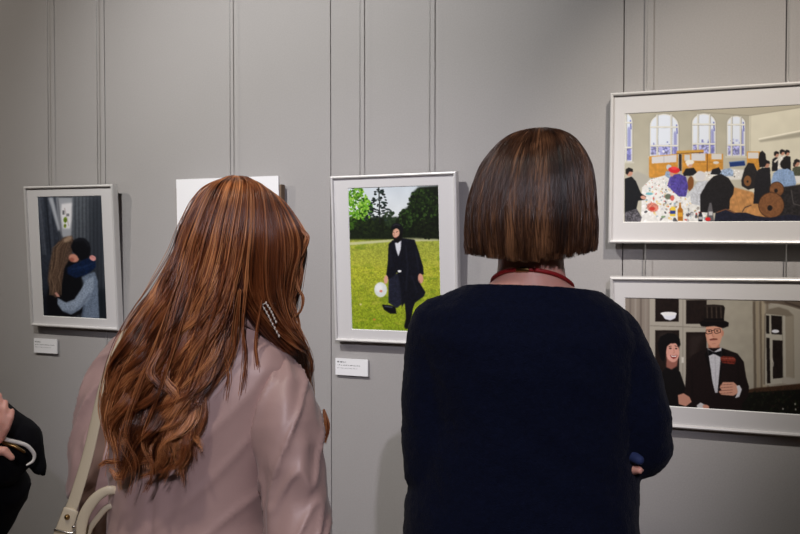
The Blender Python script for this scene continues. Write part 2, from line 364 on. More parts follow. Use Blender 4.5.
def print_lawn():
    p = Paint(350, 534, (205, 213, 218)); R = random.Random(4)
    p.grad(0, 0, 350, 150, (196, 206, 214), (222, 226, 226), .02, 30)
    p.grad(0, 200, 350, 300, (150, 158, 62), (168, 172, 58), .16, 3); p.grad(0, 300, 350, 534, (168, 172, 52), (128, 150, 30), .2, 3)
    for i in range(260):
        x, y = R.uniform(0, 340), R.uniform(215, 530); p.ell(x, y, R.uniform(4, 14), R.uniform(2, 5), R.choice([(196, 190, 70), (116, 140, 28), (92, 124, 26), (184, 182, 74)]), 0, 1, .35)
    p.rect(0, 128, 345, 206, (22, 30, 16), 3, nz=.35, ns=4)
    p.poly([(5, 216), (90, 210), (150, 206), (230, 196), (320, 202), (320, 210), (150, 214), (5, 226)], (196, 196, 150), 1, .9)
    def leaves(cx, cy, rx, ry, n, cols, r=(2, 6), a=.9):
        for i in range(n):
            t = R.uniform(0, 2*PI); q = math.sqrt(R.random()); p.ell(cx+rx*q*math.cos(t), cy+ry*q*math.sin(t), R.uniform(*r), R.uniform(*r), R.choice(cols), 0, 0, a)
    leaves(34, 80, 38, 56, 260, [(74, 132, 22), (110, 166, 40), (48, 92, 16), (146, 190, 70), (90, 150, 30)])
    leaves(66, 100, 24, 40, 130, [(74, 132, 22), (110, 166, 40), (36, 72, 16), (150, 196, 76)])
    leaves(20, 150, 26, 22, 60, [(30, 50, 14), (56, 90, 24)]); leaves(100, 160, 70, 26, 180, [(16, 22, 12), (34, 46, 20), (24, 34, 18)])
    p.line([(112, 24), (116, 150)], 4, (26, 30, 28))
    for i in range(90):
        y = R.uniform(24, 140); wd = 8+(y-20)*.33; x = 113+R.uniform(-1, 1)*wd; p.ell(x, y, R.uniform(3, 8), R.uniform(1.5, 4), R.choice([(24, 34, 32), (38, 52, 46), (16, 22, 20)]), R.uniform(-.4, .4), 0)
    leaves(150, 134, 20, 26, 60, [(30, 44, 26), (44, 60, 36)], a=.8)
    p.poly([(176, 140), (196, 104), (214, 92), (226, 46), (250, 24), (330, 18), (330, 204), (200, 200)], (15, 22, 11), 3, nz=.4, ns=5)
    leaves(268, 90, 54, 66, 330, [(18, 30, 12), (34, 52, 20), (12, 18, 9), (50, 74, 30), (16, 26, 11), (28, 44, 16)]); leaves(205, 135, 26, 36, 100, [(30, 48, 18), (18, 28, 12), (48, 72, 30)])
    leaves(280, 170, 50, 34, 150, [(14, 18, 10), (24, 32, 16)])
    p.ell(190, 415, 80, 12, (96, 120, 24), 0, 4, .5)
    # man in a long black coat
    p.poly([(205, 420), (232, 410), (228, 464), (222, 490), (216, 512), (206, 516), (200, 506), (206, 480)], (12, 12, 18), 1)
    p.poly([(146, 330), (190, 320), (192, 430), (174, 442), (146, 424)], (30, 32, 46), 1, nz=.25, ns=4)
    p.poly([(146, 222), (160, 208), (192, 200), (236, 206), (250, 246), (266, 300), (268, 326), (250, 330), (256, 358), (274, 388), (268, 402), (238, 424), (222, 466), (206, 462), (202, 424), (192, 440), (186, 360), (176, 318), (168, 330), (146, 344), (138, 326), (143, 290)], (14, 15, 24), 1, nz=.3, ns=4)
    for q in ([(205, 225), (212, 300), (206, 380)], [(240, 240), (250, 310)], [(226, 330), (246, 390)], [(152, 240), (156, 300)]): p.line(q, 3, (42, 44, 58), 2, .6)
    p.poly([(168, 218), (190, 208), (188, 240), (180, 264), (172, 240)], (214, 216, 222), 1)
    p.poly([(164, 200), (186, 196), (194, 206), (176, 218)], (16, 12, 14), 1)
    p.ell(172, 184, 12, 17, (214, 164, 140), .12, 1)
    p.poly([(163, 196), (170, 201), (182, 192), (187, 178), (193, 176), (194, 194), (188, 208), (178, 217), (168, 214), (163, 204)], (14, 11, 12), 1)
    p.poly([(155, 176), (154, 162), (162, 151), (176, 147), (190, 153), (197, 166), (195, 182), (188, 186), (186, 172), (176, 166), (162, 170)], (14, 13, 18), 1)
    p.line([(161, 158), (172, 153), (186, 157)], 3, (70, 70, 84), 1, .6); p.line([(160, 181), (166, 181)], 2, (60, 34, 28)); p.line([(172, 180), (178, 178)], 2, (60, 34, 28)); p.line([(167, 182), (164, 191), (168, 192)], 1.5, (150, 96, 80), 0, .8); p.line([(166, 198), (175, 197)], 2, (160, 92, 84), 0)
    p.ell(137, 344, 7, 15, (212, 160, 138), .1, 1); p.ell(257, 340, 9, 17, (210, 152, 130), -.1, 1); p.line([(252, 346), (256, 356)], 2, (140, 90, 76)); p.ell(184, 315, 6, 4, (226, 226, 226), 0, 0)
    p.ell(119, 379, 22, 26, (214, 220, 216), 0, 1); p.ell(113, 372, 12, 14, (240, 242, 240), 0, 3, .8); p.ell(120, 384, 5, 4, (214, 122, 96), 0, 1)
    p.poly([(124, 430), (150, 432), (170, 438), (174, 462), (152, 462), (130, 448)], (12, 12, 16), 1); p.line([(132, 436), (160, 440)], 4, (92, 100, 116), 1, .7)
    p.ell(97, 482, 5, 3, (196, 130, 60), 0, 1); p.ell(50, 430, 4, 3, (220, 210, 150), 0, 1)
    k = 3.445
    return p.sampler([((x-345)*k, (y-180)*k) for x, y in ((347, 188.6), (437.1, 185.4), (351.1, 329.4), (440.2, 332.6))])

def print_hall():
    p = Paint(800, 534, (186, 181, 162)); R = random.Random(6); D = 341.8
    p.grad(0, 0, 560, 534, (166, 162, 146), (190, 186, 170), .03, 30)
    p.poly([(552, 60), (800, 20), (800, 400), (552, 400)], (206, 202, 184), 1, nz=.02, ns=30)
    p.poly([(0, 30), (800, 0), (800, 24), (552, 62), (340, 44), (0, 58)], (172, 166, 148), 2)
    p.line([(300, 44), (552, 62), (800, 22)], 3, (128, 122, 108), 1, .6)
    p.poly([(592, 160), (800, 118), (800, 126), (592, 168)], (232, 228, 212), 1); p.poly([(592, 168), (800, 126), (800, 150), (600, 176)], (146, 142, 128), 3, .8)
    p.line([(558, 60), (556, 280)], 2, (150, 146, 130), 1, .6)
    def window(x0, x1, y0, y1, cut=0):
        w = x1-x0; cx = (x0+x1)/2; sp = y0+w*.42
        arch = lambda g: [(x0+g, y1-g)]+[(cx-(w/2-g)*math.cos(t), sp-(sp-y0-g)*math.sin(t)) for t in np.linspace(0, PI, 14)]+[(x1-g, y1-g)]
        p.poly(arch(0), (146, 142, 130), 1); p.poly(arch(3), (216, 216, 212), 1); p.poly(arch(8), (216, 224, 238), 0)
        p.rect(x0+8, sp+(y1-sp)*.62, x1-8, y1-9, (150, 152, 200), 2, nz=.35, ns=5)
        for i in range(16):
            q = R.uniform(x0+10, x1-12); yy = R.uniform(sp+(y1-sp)*.45, y1-20); p.rect(q, yy, q+R.uniform(3, 9), yy+R.uniform(4, 16), R.choice([(80, 88, 160), (120, 122, 180), (170, 178, 220), (236, 238, 246)]), 1, .9)
        p.poly([(x1-24, y1-10), (x1-24, sp+30), (x1-17, sp+20), (x1-10, sp+40), (x1-10, y1-10)], (104, 106, 176), 2, .6)
        p.line([(x1-12, sp-6), (x1-9, sp+34)], 5, (60, 66, 160), 1, .8)
        for xx in (x0+w*.27, x1-w*.27): p.line([(xx, y0+6), (xx, y1-5)], 8, (206, 206, 200), 0); p.line([(xx+4, y0+8), (xx+4, y1-5)], 1.5, (120, 118, 118), 0, .8)
        for yy in (sp+4, sp+(y1-sp)*.63): p.rect(x0+5, yy-3, x1-5, yy+4, (214, 214, 208)); p.rect(x0+5, yy+4, x1-5, yy+5.5, (124, 122, 122), 0, .7)
        p.rect(x0-4, y1-4, x1+4, y1+3, (196, 194, 182), 1)
    window(-60, 54, 40, 264); window(122, 252, 52, 240); window(303, 411, 50, 234); window(453, 538, 60, 240)
    # panelling with posters
    wood = (198, 140, 58)
    p.poly([(122, 238), (246, 226), (246, 326), (122, 330)], wood, 1, nz=.08, ns=8); p.poly([(134, 240), (240, 230), (240, 262), (134, 268)], (206, 204, 206), 1); p.line([(186, 236), (186, 266)], 2, (160, 158, 164))
    p.rect(250, 228, 262, 300, (40, 34, 36), 1); p.poly([(240, 214), (356, 208), (358, 220), (240, 228)], (196, 148, 66), 1); p.line([(240, 226), (356, 220)], 3, (96, 62, 24), 0)
    p.rect(264, 226, 440, 312, wood, 1, nz=.08, ns=8); p.rect(274, 230, 298, 256, (198, 198, 196), 1); p.rect(304, 226, 364, 256, (204, 204, 208), 1); p.rect(390, 226, 434, 250, (206, 204, 200), 1); p.line([(372, 224), (372, 310)], 4, (120, 76, 30))
    p.line([(264, 262), (440, 262)], 2, (130, 84, 36), 0, .7)
    p.rect(D+200, 216, D+256, 296, wood, 1, nz=.08, ns=8); p.rect(D+204, 220, D+250, 246, (208, 206, 204), 1)
    p.poly([(D+124, 262), (D+190, 256), (D+194, 276), (D+128, 282)], (26, 52, 112), 1); p.line([(D+124, 262), (D+190, 256)], 3, (90, 120, 170), 1)
    p.poly([(20, 340), (70, 300), (125, 325), (125, 345), (80, 380), (20, 400)], (168, 166, 158), 3, .8)
    # floor, tables
    p.poly([(D+110, 360), (D+225, 390), (D+262, 440), (D+300, 520), (D+60, 520), (D+100, 440)], (186, 134, 82), 2, nz=.12, ns=10)
    for i in range(5): p.line([(D+130+i*22, 400), (D+140+i*30, 470)], 2, (146, 98, 54), 1, .5)
    p.poly([(92, 372), (128, 336), (206, 314), (260, 330), (290, 400), (340, 436), (384, 462), (400, 520), (88, 520)], (222, 222, 220), 1, nz=.05, ns=8)
    p.poly([(300, 312), (470, 290), (540, 296), (520, 336), (420, 340), (320, 344)], (214, 212, 208), 2)
    cols = [(196, 70, 60), (222, 190, 110), (110, 140, 100), (70, 70, 76), (240, 240, 240), (160, 130, 96), (140, 168, 180), (236, 236, 236), (232, 232, 236), (176, 178, 182), (244, 244, 246), (246, 246, 246), (150, 146, 140), (196, 196, 200)]
    for i in range(250):
        t = R.random(); y = 330+t*185; x = 132-min(t, .25)*150+R.random()*(70+t*240)
        if x > 372: continue
        q = 1.4+t*4; p.ell(x, y, R.uniform(.7, 2)*q, R.uniform(.6, 1.6)*q, R.choice(cols), R.uniform(0, 3), 0, .85)
    for i in range(70): p.ell(R.uniform(120, 330), R.uniform(340, 510), R.uniform(4, 11), R.uniform(2, 6), (232, 232, 232), R.uniform(0, 3), 1, .75)
    for i in range(40): p.ell(R.uniform(310, 520), R.uniform(296, 330), 3, 3, R.choice(cols), 0, 0, .8)
    p.ell(138, 456, 25, 20, (206, 128, 112), .2, 1, nz=.2); p.ell(136, 462, 12, 8, (196, 60, 50), 0, 1); p.ell(124, 398, 16, 5, (110, 180, 190), 0, 1)
    def person(x, y, r, hair, skin, body, pts, dx=0): 
        p.poly(pts, body, 1, nz=.18, ns=4, dx=dx); p.ell(x, y, r*.9, r*1.1, skin, 0, 1, dx=dx); p.poly([(x-r, y+r*.3), (x-r, y-r*.8), (x-r*.2, y-r*1.3), (x+r*.9, y-r*.9), (x+r, y-r*.1), (x, y-r*.2), (x-r*.5, y+r*.7)], hair, 1, dx=dx)
    person(208, 286, 11, (190, 196, 206), (190, 150, 130), (138, 158, 186), [(190, 320), (194, 302), (222, 300), (232, 326), (205, 330)])
    person(297, 270, 14, (226, 222, 214), (196, 152, 130), (24, 24, 28), [(268, 310), (280, 290), (314, 286), (328, 306), (310, 320), (270, 322)])
    p.ell(297, 262, 19, 10, (224, 220, 210), 0, 1)
    p.ell(300, 354, 14, 32, (122, 76, 38), .1, 1)
    p.poly([(212, 330), (222, 316), (252, 312), (282, 326), (290, 366), (282, 410), (252, 410), (228, 390), (214, 376)], (78, 66, 146), 1, nz=.2, ns=5); p.ell(220, 312, 9, 12, (196, 146, 126), 0, 1); p.line([(214, 330), (206, 366), (222, 372)], 9, (86, 74, 158), 1)
    p.ell(230, 296, 25, 13, (206, 40, 48), .1, 1); p.ell(230, 288, 14, 7, (232, 74, 76), 0, 1, .8)
    p.poly([(298, 400), (316, 366), (330, 346), (372, 340), (400, 362), (396, 410), (344, 450), (304, 440)], (190, 194, 202), 1, nz=.1, ns=5); p.ell(342, 322, 21, 22, (206, 206, 210), 0, 1); p.line([(312, 380), (284, 412)], 12, (196, 200, 206), 1)
    person(38, 306, 16, (20, 16, 16), (190, 140, 120), (18, 20, 24), [(18, 334), (48, 324), (66, 344), (88, 396), (110, 410), (104, 424), (76, 428), (66, 476), (18, 480)])
    p.poly([(18, 478), (70, 462), (92, 500), (84, 520), (18, 520)], (82, 80, 86), 1, nz=.5, ns=4); p.ell(98, 414, 12, 8, (206, 152, 132), .3, 1)
    person(D+68, 274, 12, (26, 22, 24), (196, 150, 130), (26, 26, 32), [(44, 314), (52, 292), (80, 284), (92, 304), (84, 316)], D); p.ell(D+68, 264, 13, 6, (210, 206, 200), 0, 1)
    person(D+112, 274, 14, (20, 18, 20), (186, 140, 120), (150, 170, 200), [(84, 314), (94, 294), (130, 286), (142, 300), (142, 322), (90, 322)], D)
    p.poly([(0, 402), (30, 350), (58, 322), (90, 312), (122, 330), (146, 368), (142, 400), (128, 420), (126, 462), (60, 480), (0, 476)], (26, 24, 27), 1, nz=.2, ns=5, dx=D)
    p.poly([(176, 340), (190, 290), (206, 264), (230, 268), (246, 304), (240, 372), (206, 380), (178, 364)], (34, 31, 33), 1, nz=.2, dx=D)
    p.poly([(228, 440), (236, 330), (246, 296), (268, 284), (300, 300), (304, 370), (284, 440)], (26, 25, 30), 1, nz=.2, dx=D); person(285, 270, 14, (20, 17, 18), (176, 128, 108), (24, 24, 30), [(268, 300), (276, 284), (298, 284), (302, 300)], D)
    p.ell(203, 342, 16, 23, (124, 82, 48), 0, 1, dx=D); p.ell(203, 345, 4, 5, (30, 24, 20), 0, 1, dx=D)
    p.poly([(250, 250), (254, 222), (266, 212), (280, 226), (284, 262), (276, 282), (254, 284)], (20, 18, 22), 1, dx=D)
    for x, y, b in ((327, 228, (22, 22, 26)), (352, 220, (214, 212, 206)), (373, 222, (18, 18, 22))): person(x, y, 11, (18, 15, 16), (184, 136, 116), b, [(x-20, 300), (x-18, y+22), (x-4, y+12), (x+14, y+16), (x+16, 300)], D)
    p.line([(318, 262), (346, 236)], 8, (210, 206, 198), 1, dx=D)
    person(415, 264, 13, (24, 20, 20), (180, 134, 114), (76, 80, 66), [(394, 326), (396, 288), (408, 280), (460, 280), (460, 330)], D); p.rect(D+396, 320, D+470, 350, (216, 216, 214), 1)
    p.poly([(304, 346), (314, 308), (338, 292), (372, 288), (400, 302), (412, 350), (402, 376), (340, 380), (310, 360)], (134, 160, 198), 1, nz=.1, ns=5, dx=D); p.ell(362, 270, 19, 21, (20, 18, 20), 0, 1, dx=D); p.line([(356, 290), (360, 360)], 3, (98, 124, 164), 2, .6, dx=D)
    p.poly([(330, 372), (460, 352), (460, 520), (300, 520), (340, 440)], (38, 35, 37), 2, nz=.35, ns=6, dx=D); p.line([(390, 380), (400, 440), (440, 450)], 5, (88, 84, 84), 1, .7, dx=D)
    for q in ((328, 378, 32, 33, 325, 384, 8), (305, 446, 56, 56, 299, 458, 11)):
        p.ell(q[0], q[1], q[2], q[3], (64, 40, 26), 0, 1, dx=D); p.ell(q[0], q[1], q[2]-3, q[3]-3, (122, 80, 50), 0, 1, dx=D, nz=.12, ns=6); p.ell(q[4], q[5], q[6], q[6]*1.1, (28, 22, 22), 0, 1, dx=D)
    p.poly([(60, 520), (66, 478), (112, 460), (150, 478), (196, 478), (240, 492), (300, 500), (380, 486), (440, 492), (440, 520)], (26, 28, 44), 1, nz=.25, ns=6, dx=D); p.line([(70, 478), (110, 464), (150, 480)], 4, (130, 84, 54), 1, dx=D)
    p.line([(180, 476), (192, 456), (220, 446)], 3, (30, 28, 40), 1, dx=D)
    # bottles on the near table
    p.poly([(246, 514), (245, 466), (251, 456), (252, 436), (259, 436), (260, 456), (268, 466), (268, 514)], (168, 106, 26), 1); p.rect(247, 478, 267, 496, (226, 170, 60), 1, .8)
    p.poly([(212, 494), (213, 462), (220, 452), (234, 454), (237, 466), (236, 494)], (226, 196, 70), 1); p.rect(213, 470, 236, 484, (40, 60, 140), 1); p.ell(204, 410, 14, 12, (70, 84, 66), 0, 1, .8); p.ell(222, 416, 9, 12, (200, 70, 60), 0, 1, .8)
    p.poly([(334, 518), (335, 490), (340, 474), (347, 474), (352, 492), (352, 518)], (34, 36, 44), 1); p.rect(335, 496, 351, 508, (196, 196, 200), 1, .9)
    p.poly([(368, 518), (374, 470), (382, 436), (390, 436), (396, 470), (402, 518)], (94, 92, 96), 1); p.ell(375, 506, 12, 8, (214, 36, 40), 0, 1); p.rect(379, 474, 395, 490, (220, 220, 222), 1, .8)
    k = 4.272
    return p.sampler([((x-620)*k, (y-100)*k) for x, y in ((624.8, 113.2), (804.3, 103.6), (623.3, 221.4), (802.3, 220.3))])

def print_tophat():
    p = Paint(780, 534, (156, 150, 138)); R = random.Random(8); D = 287.6
    K = dict(dx=123.2, k=.923)
    p.grad(0, 0, 780, 534, (150, 143, 131), (160, 154, 142), .03, 40)
    p.rect(0, 20, 130, 520, (138, 128, 118), 2)
    for x, c in ((40, (108, 98, 90)), (62, (160, 152, 142)), (84, (100, 90, 82)), (104, (150, 142, 132)), (122, (88, 80, 74))): p.line([(x, 20), (x+3, 520)], 7, c, 2, .8)
    fr = (168, 162, 150)
    p.rect(-4, 30, 252, 440, fr, 1, **K)
    for q in ((22, 38, 128, 142), (160, 44, 252, 152), (22, 180, 130, 440), (160, 188, 252, 440)):
        p.rect(*q, (30, 22, 20), 1, nz=.15, ns=8, **K); x0, y0, x1, y1 = q; p.line([(x0, y1), (x0, y0), (x1, y0)], 2, (112, 104, 96), 0, **K)
    p.line([(146, 34), (146, 440)], 3, (110, 104, 96), 1, .8, **K); p.line([(0, 160), (250, 168)], 3, (104, 98, 90), 1, .7, **K)
    p.rect(140, 300, 150, 326, (206, 202, 192), 1, **K); p.rect(40, 190, 100, 240, (52, 46, 44), 6, .6, **K); p.poly([(180, 200), (240, 200), (200, 300), (170, 300)], (54, 44, 42), 8, .6, **K)
    p.poly([(48, 104), (118, 104), (112, 126), (90, 136), (66, 130)], (226, 228, 240), 1, **K); p.ell(82, 106, 36, 8, (248, 248, 252), 0, 1, **K)
    # right half: wall, drainpipe, window
    p.rect(120, 40, 280, 420, (160, 154, 140), 2, dx=D, nz=.03, ns=20)
    for x, w, c in ((264, 12, (92, 82, 70)), (276, 12, (150, 138, 118)), (290, 10, (106, 94, 78)), (302, 14, (166, 154, 132)), (318, 8, (120, 108, 92))): p.line([(x, 45), (x+6, 412)], w, c, 2, .9, dx=D)
    p.rect(325, 44, 470, 400, (162, 156, 144), 2, dx=D)
    p.poly([(302, 390), (306, 100), (326, 78), (366, 70), (404, 82), (426, 104), (430, 360), (398, 388)], (122, 113, 100), 2, dx=D); p.poly([(380, 388), (386, 110), (426, 106), (428, 362)], (146, 138, 124), 2, dx=D)
    p.poly([(310, 392), (312, 98), (392, 106), (396, 384)], (174, 170, 158), 1, dx=D)
    for q in ([(334, 104), (379, 108), (380, 184), (336, 182)], [(340, 206), (382, 208), (384, 362), (342, 366)], [(314, 196), (328, 198), (332, 384), (318, 386)], [(313, 104), (326, 106), (327, 180), (314, 180)]): p.poly(q, (30, 24, 22), 1, dx=D, nz=.2, ns=6)
    p.ell(352, 170, 16, 7, (226, 228, 236), 0, 1, dx=D); p.line([(336, 284), (344, 300), (342, 316)], 3, (196, 192, 182), 1, dx=D); p.line([(380, 100), (384, 384)], 3, (112, 106, 98), 1, .7, dx=D)
    p.poly([(300, 44), (470, 44), (470, 84), (420, 70), (360, 56), (310, 56)], (96, 84, 74), 3, dx=D); p.line([(330, 56), (400, 66), (470, 90)], 4, (176, 170, 158), 1, .8, dx=D); p.line([(390, 50), (470, 74)], 6, (66, 56, 50), 2, dx=D)
    p.ell(410, 376, 34, 16, (166, 160, 150), .2, 3, dx=D)
    p.poly([(224, 414), (270, 404), (470, 384), (470, 412), (240, 430)], (62, 44, 32), 2, dx=D, nz=.2)
    p.poly([(-290, 420), (225, 425), (470, 408), (470, 534), (-290, 534)], (18, 18, 15), 2, dx=D)
    for i in range(170): p.ell(D+R.uniform(235, 450), R.uniform(418, 505), R.uniform(2, 7), R.uniform(2, 5), R.choice([(26, 34, 20), (18, 22, 15), (36, 40, 28), (22, 20, 18), (40, 30, 26)]), R.uniform(0, 3), 1, .8)
    for q in ((384, 490), (436, 492), (434, 470)): p.ell(q[0]+D, q[1], 3, 4, (190, 188, 182), 0, 1, .9)
    # woman in a black cap
    p.poly([(40, 540), (44, 380), (70, 346), (104, 344), (134, 366), (152, 420), (170, 470), (176, 540)], (17, 15, 16), 1, nz=.2, **K)
    p.poly([(74, 290), (124, 310), (120, 340), (96, 356), (72, 345)], (150, 96, 84), 2, **K)
    p.ell(101, 278, 30, 45, (218, 160, 144), -.06, 1, **K); p.ell(88, 300, 13, 12, (232, 170, 158), 0, 4, .7, **K)
    p.poly([(40, 280), (32, 240), (46, 208), (80, 192), (112, 196), (132, 218), (136, 246), (128, 258), (116, 238), (90, 240), (74, 254), (68, 300), (60, 320), (48, 310)], (14, 12, 14), 1, **K)
    p.line([(82, 254), (96, 250)], 3, (40, 24, 22), 0, **K); p.line([(108, 250), (122, 252)], 3, (40, 24, 22), 0, **K); p.ell(90, 261, 6, 3, (40, 24, 24), 0, 1, **K); p.ell(116, 262, 5, 3, (40, 24, 24), 0, 1, **K)
    p.line([(105, 262), (108, 280), (102, 284)], 2.5, (170, 106, 92), 1, .8, **K); p.poly([(88, 290), (106, 294), (122, 290), (116, 304), (104, 308), (94, 302)], (140, 46, 46), 1, **K); p.poly([(91, 292), (106, 296), (120, 292), (114, 299), (98, 299)], (240, 232, 226), 0, **K)
    # man in a top hat
    p.poly([(74, 215), (120, 215), (124, 250), (98, 262), (76, 246)], (178, 124, 102), 1, dx=D)
    p.poly([(-36, 520), (-20, 400), (-14, 320), (8, 270), (64, 240), (130, 238), (196, 262), (222, 296), (232, 360), (244, 400), (240, 440), (214, 470), (214, 520)], (27, 19, 19), 1, nz=.16, ns=3, dx=D)
    p.line([(8, 330), (10, 440)], 4, (12, 9, 10), 3, .8, dx=D); p.line([(196, 300), (204, 400)], 4, (14, 10, 11), 3, .8, dx=D)
    p.poly([(72, 240), (98, 256), (130, 236), (134, 300), (124, 330), (114, 424), (104, 424), (90, 370), (80, 300)], (196, 196, 202), 1, dx=D, nz=.05); p.line([(103, 272), (108, 420)], 2, (150, 150, 158), 1, .7, dx=D)
    p.poly([(130, 240), (152, 262), (136, 300), (128, 350), (114, 428), (122, 330)], (14, 10, 11), 1, .9, dx=D); p.poly([(72, 240), (60, 270), (78, 320), (98, 420), (86, 330)], (14, 10, 11), 1, .9, dx=D)
    p.poly([(74, 244), (76, 272), (96, 264), (104, 266), (128, 278), (130, 250), (106, 256), (96, 256)], (12, 11, 14), 1, dx=D)
    p.poly([(66, 150), (130, 150), (134, 186), (124, 220), (106, 238), (90, 238), (72, 218), (64, 186)], (208, 152, 128), 1, dx=D); p.ell(86, 196, 9, 10, (226, 168, 148), 0, 4, .7, dx=D); p.ell(134, 178, 5, 13, (190, 130, 108), 0, 1, dx=D)
    for q in ([(66, 166), (88, 164), (90, 178), (72, 182), (66, 178)], [(100, 162), (124, 160), (126, 174), (108, 180), (101, 176)]): p.line(q+[q[0]], 3, (42, 28, 26), 0, dx=D)
    p.line([(88, 168), (101, 166)], 2.5, (42, 28, 26), 0, dx=D); p.ell(79, 171, 5, 3, (50, 30, 28), 0, 0, dx=D); p.ell(112, 169, 5, 3, (50, 30, 28), 0, 0, dx=D); p.line([(94, 172), (92, 190), (100, 192)], 2.5, (160, 100, 82), 1, .8, dx=D)
    p.poly([(80, 203), (96, 199), (114, 201), (112, 206), (96, 206), (82, 208)], (112, 60, 48), 1, dx=D); p.poly([(84, 208), (108, 206), (100, 211), (90, 211)], (190, 130, 116), 0, .9, dx=D); p.line([(90, 222), (106, 221)], 2, (160, 104, 88), 1, .7, dx=D)
    p.poly([(36, 132), (56, 126), (140, 126), (160, 134), (158, 150), (136, 158), (100, 148), (66, 152), (46, 150)], (16, 12, 13), 1, dx=D)
    p.poly([(52, 70), (62, 62), (100, 60), (138, 64), (144, 74), (138, 130), (60, 130)], (30, 23, 21), 1, dx=D)
    for i in range(9): x = 60+i*9.5; p.line([(x, 68), (x+2, 116)], 3.4, (92, 80, 68) if i % 2 else (22, 16, 15), 1, .75, dx=D)
    p.line([(56, 122), (140, 122)], 8, (14, 11, 12), 1, dx=D); p.ell(98, 66, 42, 5, (44, 36, 33), 0, 1, .8, dx=D)
    p.poly([(124, 280), (136, 272), (180, 276), (190, 288), (184, 306), (134, 302)], (112, 44, 34), 1, dx=D, nz=.3, ns=5); p.line([(130, 282), (184, 284)], 3, (190, 120, 104), 1, .6, dx=D); p.line([(130, 294), (184, 298)], 4, (60, 20, 16), 1, .8, dx=D)
    p.poly([(128, 392), (136, 380), (180, 380), (200, 398), (200, 424), (180, 436), (130, 432), (118, 420), (130, 412), (122, 402)], (206, 152, 130), 1, dx=D)
    for y in (392, 404, 416, 427): p.line([(122, y), (176, y-4)], 2.2, (120, 70, 58), 0, .8, dx=D)
    p.poly([(192, 396), (204, 392), (214, 410), (204, 440), (186, 446), (198, 420)], (208, 208, 214), 1, dx=D)
    p.poly([(124, 470), (150, 462), (176, 478), (186, 500), (160, 520), (128, 510)], (198, 142, 122), 1, .95, **K)
    p.poly([(28, 476), (44, 464), (62, 474), (56, 492), (32, 492)], (200, 198, 200), 1, dx=D); p.ell(66, 482, 14, 9, (200, 144, 124), .2, 1, dx=D)
    k = 4.108
    return p.sampler([((x-620)*k, (y-290)*k) for x, y in ((624.9, 298.2), (804.8, 301.2), (626.0, 403.7), (803.2, 414.9))])
ART1, ART2, ART4, ART5 = print_embrace(), print_lawn(), print_hall(), print_tophat()


